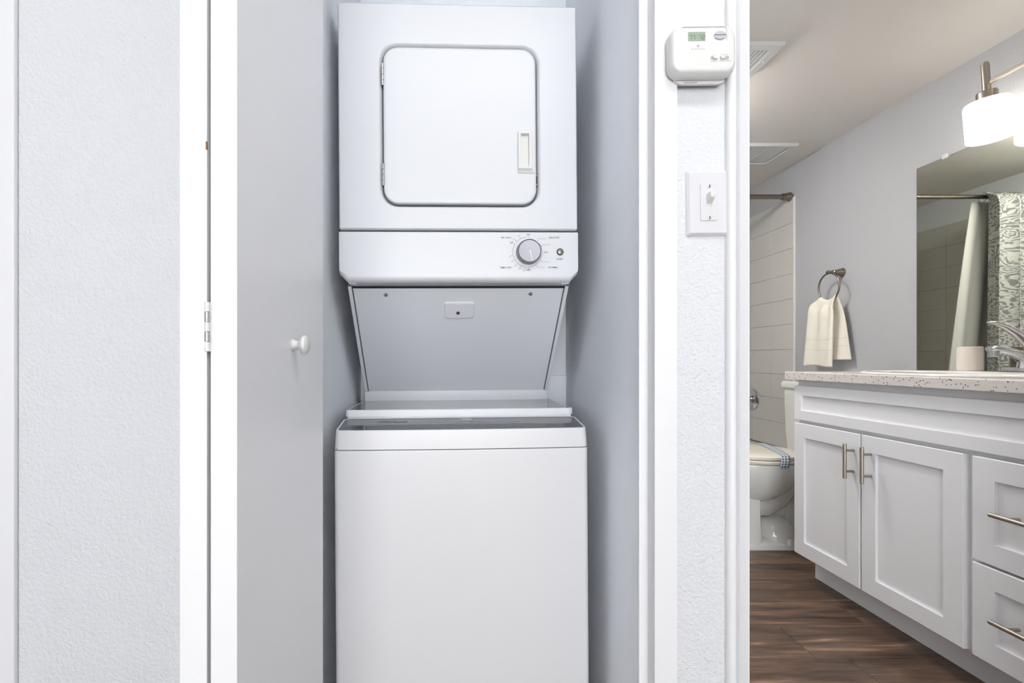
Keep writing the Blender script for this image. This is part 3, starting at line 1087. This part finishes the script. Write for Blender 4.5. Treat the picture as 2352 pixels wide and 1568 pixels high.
# ------------------------------------------------------------------ bathroom: vanity
VX = 1.430           # door fronts
VY0, VY1 = 1.085, 2.120
va = tag(empty('vanity_cabinet', (VX + 0.02, 1.6, 0)), 'white shaker vanity cabinet with two doors and drawers', 'cabinet')


def L(fn):
    """build in world coordinates, then into the vanity's local frame"""
    def g(b):
        fn(b)
        b.move(Matrix.Translation((-(VX + 0.02), -1.6, 0)))
    return g


part('carcass', 'cabinet', va, L(lambda b: b.box(VX + 0.021, VX + 0.039, VY0, VY1 - 0.001, 0.108, 0.8535).box(VX + 0.039, WX - 0.002, VY1 - 0.018, VY1 - 0.001, 0.108, 0.8535)
                                .box(VX + 0.039, WX - 0.002, VY0, VY0 + 0.017, 0.108, 0.8535).box(VX + 0.039, WX - 0.002, VY0 + 0.017, VY1 - 0.018, 0.108, 0.125)), 'white cabinet box behind the doors')
part('toe_kick', 'cabinet', va, L(lambda b: b.box(VX + 0.094, WX - 0.002, VY0, VY1 - 0.001, 0.0, 0.1078)), 'recessed white toe kick')


def shaker(y0, y1, z0, z1, rail):
    cy, cz, ww, hh = (y0 + y1) / 2, (z0 + z1) / 2, y1 - y0, z1 - z0

    def g(b):
        r = lambda d, k, x: ring_yz(rrect(cy, cz, ww - 2 * d, hh - 2 * d, k, 2), x)
        b.loft([r(0, 0.001, VX + 0.0208), r(0, 0.0015, VX + 0.002), r(0.002, 0.0015, VX),
                r(rail, 0.0008, VX), r(rail + 0.0012, 0.0008, VX + 0.0010), r(rail + 0.0015, 0.0008, VX + 0.0095)])
    return L(g)


def pull(p0, p1, standoff=0.033, r=0.0062):
    """bar pull along p0-p1 (points on the bar axis), posts back to the door"""
    p0, p1 = Vector(p0), Vector(p1)
    dirn = (p1 - p0).normalized()
    L_ = (p1 - p0).length
    posts = [p0 + dirn * (L_ * 0.20), p0 + dirn * (L_ * 0.80)]
    bar = L(lambda b: b.tube([p0, p0 + dirn * 0.0008, p1 - dirn * 0.0008, p1], [r - 0.0008, r, r, r - 0.0008], 16))
    return bar, [L(lambda b, q=q: b.cyl(q, q + Vector((standoff - 0.0005, 0, 0)), 0.0046, n=12)) for q in posts]


def with_pull(p, p0, p1, label):
    bar, posts = pull(p0, p1)
    mb = MB()
    bar(mb)
    for f in posts:
        m2 = MB()
        f(m2)
        mb._merge(m2.bm)
    h_ = mb.build('handle', M['nickel'], p)
    h_['label'] = label


part('false_front', 'cabinet', va, shaker(VY0 + 0.004, 2.115, 0.684, 0.829, 0.040), 'long false drawer front under the counter')
d1 = part('door', 'cabinet', va, shaker(1.768, 2.115, 0.1145, 0.671, 0.058), 'narrow-looking far shaker door')
d2 = part('door', 'cabinet', va, shaker(1.403, 1.760, 0.1145, 0.671, 0.058), 'near shaker door')
HX = VX - 0.033
with_pull(d1, (HX, 1.794, 0.5065), (HX, 1.794, 0.634), 'vertical brushed nickel bar pull')
with_pull(d2, (HX, 1.717, 0.5065), (HX, 1.717, 0.634), 'vertical brushed nickel bar pull')
for z0_, z1_, hz in ((0.383, 0.671, 0.529), (0.1145, 0.376, 0.246)):
    dr = part('drawer', 'cabinet', va, shaker(VY0 + 0.004, 1.379, z0_, z1_, 0.058), 'shaker drawer front')
    with_pull(dr, (HX, 1.1, hz), (HX, 1.302, hz), 'horizontal brushed nickel bar pull')

# countertop with sink cut-out
SCX, SCY, SWX, SWY = 1.688, 1.640, 0.475, 0.590      # sink outline


def counter(b):
    N = 7
    o = lambda d, r, z: ring_xy(rrect((1.405 + WX) / 2, (VY0 - 0.02 + 2.143) / 2, WX - 1.405 - 2 * d - 0.001, 2.143 - VY0 + 0.02 - 2 * d, r, N), z)
    i = lambda z: ring_xy(rrect(SCX, SCY, SWX - 0.05, SWY - 0.05, 0.19, N), z)
    b.loft([i(0.855), o(0, 0.004, 0.855), o(0, 0.004, 0.8845), o(0.0025, 0.004, 0.887), i(0.887), i(0.8552)], False, False)


ct = MB()
counter(ct)
tag(ct.build('countertop', 'counter'), 'speckled pale stone countertop on the white vanity', 'countertop')

si = MB()
r_ = lambda d, z, cx=SCX, wx=SWX: ring_xy(rrect(cx, SCY, wx - 2 * d, SWY - 2 * d, 0.215 - d, 8), z)
ri = lambda d, z: ring_xy(rrect(SCX - 0.045, SCY, 0.355 - 2 * d, 0.50 - 2 * d, 0.177 - d, 8), z)
si.loft([r_(0.002, 0.8872), r_(0.0, 0.890), r_(0.003, 0.8945), r_(0.010, 0.8975), ri(-0.012, 0.8985), ri(-0.002, 0.8965), ri(0.008, 0.889), ri(0.02, 0.86), ri(0.05, 0.80), ri(0.10, 0.772), ri(0.16, 0.768)], False, True)
si.loft([r_(0.03, 0.8868), r_(0.03, 0.8872)], False, False)
tag(si.build('sink_basin', 'sink_white'), 'white oval drop-in sink set into the counter', 'sink')

# faucet
FYc, FX, FZ = 1.611, 1.858, 0.8988
fa = tag(empty('faucet', (FX, FYc, FZ)), 'chrome single-lever faucet on the sink', 'faucet')
part('base_plate', 'chrome', fa, lambda b: b.loft([ring_xy(rrect(0, 0, 0.052, 0.168, 0.0255, 6), 0), ring_xy(rrect(0, 0, 0.052, 0.168, 0.0255, 6), 0.004), ring_xy(rrect(0, 0, 0.048, 0.162, 0.023, 6), 0.014), ring_xy(rrect(0, 0, 0.04, 0.15, 0.019, 6), 0.016)]))
part('base_gasket', 'slot', fa, lambda b: b.loft([ring_xy(rrect(0, 0, 0.0535, 0.170, 0.026, 6), -0.0006), ring_xy(rrect(0, 0, 0.0535, 0.170, 0.026, 6), 0.001)]))
part('body', 'chrome', fa, lambda b: b.lathe([(0.030, 0.012), (0.027, 0.03), (0.025, 0.055), (0.0245, 0.066), (0.020, 0.071)], n=28))
part('spout', 'chrome', fa, lambda b: b.tube([(0.0, 0, 0.032), (-0.025, 0, 0.052), (-0.060, 0, 0.066), (-0.095, 0, 0.073), (-0.120, 0, 0.0755), (-0.131, 0, 0.0755)],
                                            [0.028, 0.0255, 0.021, 0.0185, 0.0180, 0.0125], 20, flat=0.62, up=(0, 0, 1)))
part('aerator', 'chrome', fa, lambda b: b.lathe([(0.0125, 0.050), (0.0135, 0.052), (0.0135, 0.066), (0.016, 0.0665), (0.0165, 0.076), (0.014, 0.083), (0.006, 0.085)], (-0.115, 0, 0)))
lv = part('lever', 'chrome', fa, lambda b: b.tube([(0.012, 0, 0.066), (0.005, 0, 0.088), (-0.015, 0, 0.108), (-0.045, 0, 0.130), (-0.080, 0, 0.150), (-0.112, 0, 0.161), (-0.134, 0, 0.1625)],
                                                 [0.021, 0.0235, 0.021, 0.0185, 0.0155, 0.011, 0.005], 18, flat=0.55, up=(0.45, 0, 1)), 'curved chrome lever handle')
part('lever_recess', 'steel', lv, lambda b: b.tube([(-0.030, -0.0130, 0.120), (-0.050, -0.0135, 0.133), (-0.074, -0.0115, 0.1465), (-0.092, -0.008, 0.153)], [0.003, 0.0065, 0.005, 0.002], 12, flat=0.8, up=(0.45, 0, 1)))
part('temperature_dot', 'red', lv, lambda b: b.lathe([(0.0032, 0), (0.003, -0.003), (0.001, -0.004)], (-0.012, -0.0215, 0.098), 'Y', 14), 'small red dot')

# cup
cu = MB().lathe([(0.0335, 0.0), (0.036, 0.002), (0.0365, 0.02), (0.0360, 0.055), (0.0352, 0.080), (0.0345, 0.086), (0.0325, 0.0875), (0.0312, 0.086), (0.0318, 0.05), (0.031, 0.006)], (1.862, 1.802, 0.8985), 'Z', 40)
tag(cu.build('tumbler', 'cup'), 'cream ceramic tumbler standing between sink and mirror', 'cup')

# mirror with clip
mi = tag(empty('wall_mirror', (WX, 1.6, 0.9)), 'large frameless wall mirror above the vanity counter', 'mirror')
part('mirror_glass', 'mirror', mi, lambda b: b.box(-0.0065, -0.0005, -0.515, 0.519, -0.008, 0.859, 0.0008, 1))
part('glass_edge', 'dark_grey', mi, lambda b: b.box(-0.0055, -0.0004, 0.5185, 0.5205, -0.009, 0.860).box(-0.0055, -0.0004, -0.515, 0.5205, 0.8585, 0.8605))
for yy in (0.393, -0.2):
    part('mirror_clip', 'white_plastic', mi, lambda b: b.loft([ring_yz(rrect(yy, 0.862, 0.026, 0.020, 0.006, 4), x) for x in (-0.0003, -0.009)] + [ring_yz(rrect(yy, 0.862, 0.018, 0.012, 0.005, 4), -0.012)]), 'clear plastic mirror clip')

# vanity light
LX, LY, LZ = 1.862, 1.742, 1.917
vl = tag(empty('vanity_light', (WX, 1.45, LZ)), 'brushed nickel bar light with opal glass shades above the mirror', 'wall lamp')
ox, oy = LX - WX, LY - 1.45
part('wall_plate', 'nickel', vl, lambda b: b.loft([ring_yz(rrect(0, 0.0, 0.20, 0.11, 0.02, 5), x) for x in (-0.0005, -0.018)] + [ring_yz(rrect(0, 0.0, 0.18, 0.09, 0.016, 5), -0.022)]))
part('bar', 'nickel', vl, lambda b: b.box(ox - 0.006, ox + 0.006, -0.34, 0.30, -0.007, 0.007, 0.001).cyl((ox, 0, 0), (-0.015, 0, 0), 0.009))
for k in range(3):
    yy = oy - 0.285 * k
    tl = 0.07
    piv = Matrix.Translation((ox - 0.004, yy, 0)) @ Matrix.Rotation(-tl, 4, 'Y')

    def at(fn):
        def g(b):
            fn(b)
            b.move(piv)
        return g
    ar = part('lamp_arm', 'nickel', vl, at(lambda b: b.cyl((0, 0, -0.04), (0, 0, 0.068), 0.0118, n=24).cyl((0, 0, 0.066), (0, 0, 0.074), 0.0085, n=24)))
    part('socket_cap', 'nickel', ar, at(lambda b: b.lathe([(0.012, -0.026), (0.027, -0.030), (0.0285, -0.034), (0.0285, -0.062), (0.020, -0.066)], n=28)))
    part('glass_shade', 'shade', ar, at(lambda b: b.lathe([(0.018, -0.060), (0.040, -0.061), (0.0595, -0.066), (0.0632, -0.072), (0.0640, -0.085), (0.0625, -0.196), (0.0605, -0.198), (0.0592, -0.194), (0.060, -0.085), (0.054, -0.068), (0.02, -0.064)], n=40)), 'glowing opal glass drum shade')

# towel ring and towel
RY, RX, RZ, RR = 2.552, 1.905, 1.314, 0.072
tr = tag(empty('towel_ring', (WX, RY, RZ + RR)), 'brushed nickel towel ring on the grey bathroom wall', 'towel ring')
part('post', 'bronze', tr, lambda b: b.lathe([(0.0225, -0.0005), (0.0222, -0.003), (0.0165, -0.022), (0.0115, -0.040), (0.0125, -0.043), (0.0125, -0.048), (0.0085, -0.051), (0.0085, -0.070), (0.0105, -0.073), (0.0095, -0.079), (0.004, -0.082)], (0, -0.012, 0.003), 'X', 28))
part('ring', 'bronze', tr, lambda b: b.torus((RX - WX, 0, -RR), RR, 0.0042, 'X'))


def sheet(name, m, parent, fn, nu, nv, thick):
    """cloth: fn(u, v) -> point and uv"""
    bm = bmesh.new()
    uvl = bm.loops.layers.uv.new('UVMap')
    g = [[None] * (nv + 1) for _ in range(nu + 1)]
    uvs = {}
    for i in range(nu + 1):
        for j in range(nv + 1):
            p, uv = fn(i / nu, j / nv)
            v = bm.verts.new(p)
            g[i][j] = v
            uvs[v] = uv
    for i in range(nu):
        for j in range(nv):
            f = bm.faces.new((g[i][j], g[i + 1][j], g[i + 1][j + 1], g[i][j + 1]))
            f.smooth = True
            for lp in f.loops:
                lp[uvl].uv = uvs[lp.vert]
    me = bpy.data.meshes.new(name)
    bm.to_mesh(me)
    bm.free()
    me.materials.append(M[m])
    o = bpy.data.objects.new(name, me)
    COL.objects.link(o)
    o.parent = parent
    md = o.modifiers.new('thickness', 'SOLIDIFY')
    md.thickness = thick
    md.offset = 0
    return o


def sstep(t):
    t = max(0.0, min(1.0, t))
    return t * t * (3 - 2 * t)


def towel(u, v):
    # u: back hem (0) up over the ring (0.48) and down to the front hem (1); v: across, 0 = far edge, 1 = near edge
    top = 0.47
    q = v * 2 - 1
    zring = RZ - math.sqrt(max(RR ** 2 - (0.052 * q) ** 2, 1e-6)) + 0.0075
    if u < top:                     # back layer
        s = (top - u) / top
        hem = 0.938
        far = RY + 0.052 + 0.04 * sstep(s * 3)
        near = RY - 0.052 - 0.060 * s
        ph = 0.9
        X = RX + 0.006 + 0.012 * sstep(s * 4) + 0.010 * math.sin(v * 7.0 + ph) * sstep(s * 2)
    else:                           # front layer
        s = (u - top) / (1 - top)
        hem = 0.905 + 0.004 * math.sin(v * 5)
        far = RY + 0.052 + 0.050 * sstep(s * 8) + 0.046 * s
        near = RY - 0.052 - 0.008 * sstep(s * 3) + 0.012 * s
        fold = 0.008 * math.sin(v * 13.0 + 0.6) * sstep(s * 8) * (1 - 0.85 * s) + 0.006 * math.sin(v * 6 + 2.0) * s
        X = RX - 0.006 - 0.016 * sstep(s * 5) - fold
        if v > 0.9:
            X += 0.012 * ((v - 0.9) / 0.1) ** 2 * sstep(s * 4)
    Y = far + (near - far) * v
    z = zring + (hem - zring) * s
    if s < 0.02:
        X = RX + (X - RX) * (s / 0.02)
    return (X - WX, Y - RY, z - RZ - RR), (v * 0.2, u * 0.75)


tw = tag(empty('hand_towel', (WX, RY, RZ + RR)), 'cream hand towel hanging from the towel ring', 'towel')
sheet('cloth', 'towel', tw, towel, 110, 34, 0.005)
for u0 in (0.87, 0.79):
    sheet('woven_band', 'cup', tw, lambda u, v: (tuple(Vector(towel(u0 + 0.004 * u, v)[0]) + Vector((-0.0030, 0, 0))), (u, v)), 2, 34, 0.0008)
for u0 in (0.10, 0.16):
    sheet('woven_band', 'cup', tw, lambda u, v: (tuple(Vector(towel(u0 + 0.004 * u, v)[0]) + Vector((-0.0030, 0, 0))), (u, v)), 2, 34, 0.0008)

# shower rod, curtain, liner
RDY, RDZ = 2.935, 1.909
rod = tag(empty('shower_rod', (BL, RDY, RDZ)), 'brushed nickel shower curtain rod across the tub alcove', 'rod')
part('tube', 'bronze', rod, lambda b: b.cyl((0.002, 0, 0), (WX - BL - 0.010, 0, 0), 0.0125, n=20).cyl((0.75, 0, 0), (WX - BL - 0.012, 0, 0), 0.0135, n=20))
for xx, s_ in ((0.0, 1), (WX - BL, -1)):
    off_ = 0.0082 if s_ > 0 else -0.0102
    part('end_flange', 'bronze', rod, lambda b: b.lathe([(0.026, off_), (0.026, off_ + s_ * 0.004), (0.019, off_ + s_ * 0.028), (0.020, off_ + s_ * 0.032), (0.020, off_ + s_ * 0.044), (0.014, off_ + s_ * 0.046)], (xx, 0, 0), 'X', 28))

cur = tag(empty('shower_curtain', (0.69, RDY, RDZ)), 'grey and white paisley shower curtain gathered at the left of the tub', 'curtain')


def curtain(u, v):
    X = 0.475 + u * 0.355
    ph = u * 2 * math.pi * 3.6
    amp = 0.054 + 0.010 * v
    Y = RDY - 0.078 + amp * math.sin(ph) + 0.010 * math.sin(ph * 2.1 + 1.0) + 0.01 * v * math.sin(u * 9)
    X += 0.014 * math.sin(ph * 2 + 0.5) * (0.4 + 0.6 * v) + 0.02 * v * (u - 0.5)
    z = RDZ + 0.022 - v * 1.80
    if v < 0.03:
        Y = RDY - 0.018 + (Y - RDY + 0.018) * (v / 0.03)
    return (X - 0.69, Y - RDY, z - RDZ), (u * 0.78, v * 1.8)


sheet('cloth', 'curtain', cur, curtain, 120, 40, 0.002)
for k in range(6):
    xx = 0.50 + k * 0.062 - 0.69
    part('curtain_ring', 'bronze', cur, lambda b: b.torus((xx, 0, -0.008), 0.024, 0.0016, 'X', 24, 8))
lin_ = tag(empty('curtain_liner', (0.85, RDY + 0.06, RDZ)), 'plain white shower liner hanging inside the patterned curtain', 'curtain')


def liner(u, v):
    x0, x1 = 0.52 + 0.0 * v, 0.838 + 0.155 * v ** 0.85
    X = x0 + (x1 - x0) * u
    Y = RDY + 0.035 + 0.06 * v + 0.014 * math.sin(u * 26) * (0.3 + 0.7 * v)
    return (X - 0.85, Y - RDY - 0.06, -0.02 - v * 1.70), (u, v)


sheet('cloth', 'liner', lin_, liner, 60, 24, 0.001)

# ------------------------------------------------------------------ tub
tu = tag(empty('bathtub', (BL, TY, 0)), 'white bathtub in the tiled alcove behind the toilet', 'bathtub')
tl_, tw_ = WX - BL - 0.022, BY - TY - 0.012


def tub(b):
    N = 6
    cx, cy = 0.010 + tl_ / 2, 0.04 + (tw_ - 0.04) / 2
    o = lambda d, r, z: ring_xy(rrect(cx, cy, tl_ - 2 * d, tw_ - 0.04 - 2 * d, r, N), z)
    b.loft([o(0.004, 0.012, 0.001), o(0.004, 0.012, 0.36), o(0, 0.012, 0.372), o(0, 0.012, 0.388), o(0.006, 0.012, 0.394), o(0.065, 0.10, 0.394), o(0.075, 0.10, 0.388), o(0.10, 0.10, 0.30), o(0.14, 0.11, 0.12), o(0.19, 0.1, 0.085)])


part('shell', 'porcelain', tu, tub)
tv = tag(empty('tub_valve', (WX - 0.008, 3.31, 0.672)), 'chrome tub valve on the tiled wall at the door jamb', 'valve')
part('escutcheon', 'chrome', tv, lambda b: b.lathe([(0.070, -0.0005), (0.068, -0.006), (0.045, -0.014), (0.025, -0.018)], (0, 0, 0), 'X', 32))
part('valve_knob', 'chrome', tv, lambda b: b.lathe([(0.018, -0.014), (0.018, -0.03), (0.028, -0.036), (0.031, -0.05), (0.024, -0.066), (0.008, -0.07)], (0, 0, 0), 'X', 24))

# ------------------------------------------------------------------ toilet (faces left; local x = distance from the wall, turned by pi)
tt = tag(empty('toilet', (1.955, 2.530, 0), (0, 0, math.pi)), 'white toilet with closed lid between vanity and tub', 'toilet')


def egg(uc, a, bb, z, n=36, tailf=1.0):
    return [(uc + (a * math.cos(t) if math.cos(t) > 0 else a * tailf * math.cos(t)), bb * math.sin(t) * (1 - 0.10 * math.cos(t)), z) for t in [2 * math.pi * k / n for k in range(n)]]


part('bowl', 'porcelain', tt, lambda b: b.loft([egg(0.50, 0.10, 0.085, 0.235), egg(0.485, 0.130, 0.112, 0.250), egg(0.475, 0.170, 0.140, 0.285), egg(0.470, 0.205, 0.165, 0.330), egg(0.467, 0.226, 0.178, 0.370), egg(0.465, 0.235, 0.184, 0.395), egg(0.465, 0.237, 0.186, 0.425), egg(0.465, 0.232, 0.182, 0.432)]), 'rounded toilet bowl')
part('pedestal', 'porcelain', tt, lambda b: b.loft([[(0.60, 0.10, z), (0.63, 0.06, z), (0.64, 0.0, z), (0.63, -0.06, z), (0.60, -0.10, z), (0.485, -0.108, z), (0.470 + dx, -0.10, z), (0.470 + dx, 0.10, z), (0.485, 0.108, z)] for z, dx in ((0.0, 0.0), (0.05, 0.0), (0.15, 0.006), (0.22, 0.010), (0.26, 0.01))]), 'front column of the toilet', smooth=50)
part('foot', 'porcelain', tt, lambda b: b.loft([ring_xy(rrect(0.35, 0, 0.57, 0.216, 0.06, 6), 0.0), ring_xy(rrect(0.35, 0, 0.57, 0.216, 0.06, 6), 0.022), ring_xy(rrect(0.35, 0, 0.56, 0.205, 0.056, 6), 0.032), ring_xy(rrect(0.35, 0, 0.50, 0.15, 0.05, 6), 0.05)]))
part('trapway', 'porcelain', tt, lambda b: b.tube([(0.54, 0, 0.235), (0.47, 0, 0.205), (0.41, 0, 0.20), (0.35, 0, 0.235), (0.31, 0, 0.30), (0.27, 0, 0.345), (0.22, 0, 0.33), (0.19, 0, 0.24), (0.20, 0, 0.12), (0.22, 0, 0.03)],
                                                 [0.07, 0.068, 0.066, 0.068, 0.070, 0.074, 0.078, 0.078, 0.078, 0.08], 20), 'curved trapway at the side')
part('outlet', 'porcelain', tt, lambda b: b.lathe([(0.105, 0.02), (0.104, 0.06), (0.094, 0.10), (0.07, 0.128), (0.03, 0.142)], (0.36, 0, 0), 'Z', 32))
part('deck', 'porcelain', tt, lambda b: b.loft([ring_xy(rrect(0.17, 0, 0.24, 0.30, 0.05, 6), 0.34), ring_xy(rrect(0.175, 0, 0.26, 0.33, 0.05, 6), 0.40), ring_xy(rrect(0.175, 0, 0.26, 0.33, 0.05, 6), 0.43)]))
part('tank', 'porcelain', tt, lambda b: b.loft([ring_xy(rrect(0.092, 0, 0.158, 0.36, 0.03, 6), 0.43), ring_xy(rrect(0.094, 0, 0.17, 0.38, 0.03, 6), 0.55), ring_xy(rrect(0.095, 0, 0.178, 0.385, 0.03, 6), 0.785)]), 'toilet tank')
part('tank_lid', 'porcelain', tt, lambda b: b.loft([ring_xy(rrect(0.097, 0, 0.19, 0.40, 0.03, 6), 0.7855), ring_xy(rrect(0.097, 0, 0.196, 0.404, 0.03, 6), 0.792), ring_xy(rrect(0.097, 0, 0.196, 0.404, 0.03, 6), 0.812), ring_xy(rrect(0.097, 0, 0.185, 0.39, 0.03, 6), 0.8215)]))
part('flush_lever', 'chrome', tt, lambda b: b.cyl((0.184, 0.14, 0.73), (0.20, 0.14, 0.73), 0.012).tube([(0.197, 0.14, 0.73), (0.199, 0.09, 0.724), (0.199, 0.06, 0.722)], [0.006, 0.006, 0.004]))
part('seat', 'bisque', tt, lambda b: b.loft([egg(0.478, 0.228, 0.186, 0.4345), egg(0.478, 0.232, 0.190, 0.440), egg(0.478, 0.232, 0.190, 0.449), egg(0.478, 0.226, 0.185, 0.4535)]), 'cream toilet seat')
sl_ = part('seat_lid', 'bisque', tt, lambda b: b.loft([egg(0.475, 0.224, 0.184, 0.4555), egg(0.475, 0.229, 0.188, 0.460), egg(0.475, 0.229, 0.188, 0.470), egg(0.475, 0.218, 0.178, 0.4775), egg(0.47, 0.16, 0.13, 0.4815), egg(0.47, 0.06, 0.05, 0.483)]), 'closed cream toilet lid')
for s_ in (-1, 1):
    part('seat_hinge', 'bisque', tt, lambda b: b.loft([ring_xy(rrect(0.262, s_ * 0.075, 0.035, 0.045, 0.008, 4), z) for z in (0.432, 0.462)] + [ring_xy(rrect(0.262, s_ * 0.075, 0.025, 0.035, 0.008, 4), 0.467)]))
    part('bolt_cap', 'porcelain', tt, lambda b: b.lathe([(0.020, 0.0), (0.020, 0.012), (0.015, 0.024), (0.005, 0.029)], (0.335, s_ * 0.095, 0.024), 'Z', 20))

sb = tag(empty('paper_band', (1.955, 2.530, 0.482)), 'blue printed sanitary paper band across the toilet lid', 'paper band')


def band(u, v):
    # u: along the band, far (0) to near (1), last stretch hangs over the near rim
    n_ = Vector((1, 0.0, 0))
    Yf, Yn = 2.700, 2.344
    if u < 0.84:
        k = u / 0.84
        Y = Yf + (Yn - Yf) * k
        X = 1.640 + (1.545 - 1.640) * k
        e = (Y - 2.530) / 0.19
        z = 0.4855 - 0.010 * max(0, abs(e) - 0.45) ** 1.0 - 0.02 * max(0, abs(e) - 0.9)
    else:
        k = (u - 0.84) / 0.16
        Y = Yn - 0.010 * sstep(k * 2)
        X = 1.545 - 0.012 * k
        z = 0.4778 - 0.055 * k
    X += (v - 0.5) * 0.042
    return (X - 1.955, Y - 2.530, z - 0.482), (v * 1.0, u * 5.0)


sheet('paper', 'strip', sb, band, 40, 4, 0.0008)

# ------------------------------------------------------------------ ceiling grilles in the bathroom
g1 = tag(empty('exhaust_grille', (1.045, 1.892, BC)), 'white slatted exhaust fan grille on the bathroom ceiling, nearest the door', 'ceiling vent')


def frame(w_, h_, rim, t_):
    def g(b):
        o = lambda d, z: ring_xy(rrect(0, 0, w_ - 2 * d, h_ - 2 * d, 0.004, 3), z)
        b.loft([o(0, -0.0004), o(0, -t_ * 0.7), o(0.004, -t_), o(rim, -t_), o(rim, -0.002)], False, False)
    return g


part('frame', 'white_plastic', g1, frame(0.27, 0.212, 0.034, 0.014))
part('backing', 'dark_grey', g1, lambda b: b.box(-0.11, 0.11, -0.08, 0.08, -0.003, -0.0005))
for k in range(14):
    x = -0.0955 + k * 0.0147
    part('slat', 'white_plastic', g1, lambda b: b.box(x - 0.0052, x + 0.0052, -0.0725, 0.0725, -0.0125, -0.0085))
part('screw', 'steel', g1, lambda b: b.lathe([(0.004, -0.0135), (0.003, -0.0155), (0.001, -0.016)], (0.118, 0.0, 0), 'Z', 12))
g2 = tag(empty('ceiling_register', (1.665, 2.766, BC)), 'white two-panel ceiling register in front of the shower rod', 'ceiling vent')
part('frame', 'white_plastic', g2, frame(0.28, 0.275, 0.03, 0.016))
for s_ in (-1, 1):
    part('louvre_panel', 'white_plastic', g2, lambda b: b.loft([ring_xy(rrect(s_ * 0.056, 0, 0.10, 0.205, 0.004, 3), -0.001), ring_xy(rrect(s_ * 0.056, 0, 0.10, 0.205, 0.004, 3), -0.008), ring_xy(rrect(s_ * 0.056, 0, 0.09, 0.195, 0.004, 3), -0.011)]))
part('divider', 'white_plastic', g2, lambda b: b.box(-0.006, 0.006, -0.108, 0.108, -0.013, -0.001))
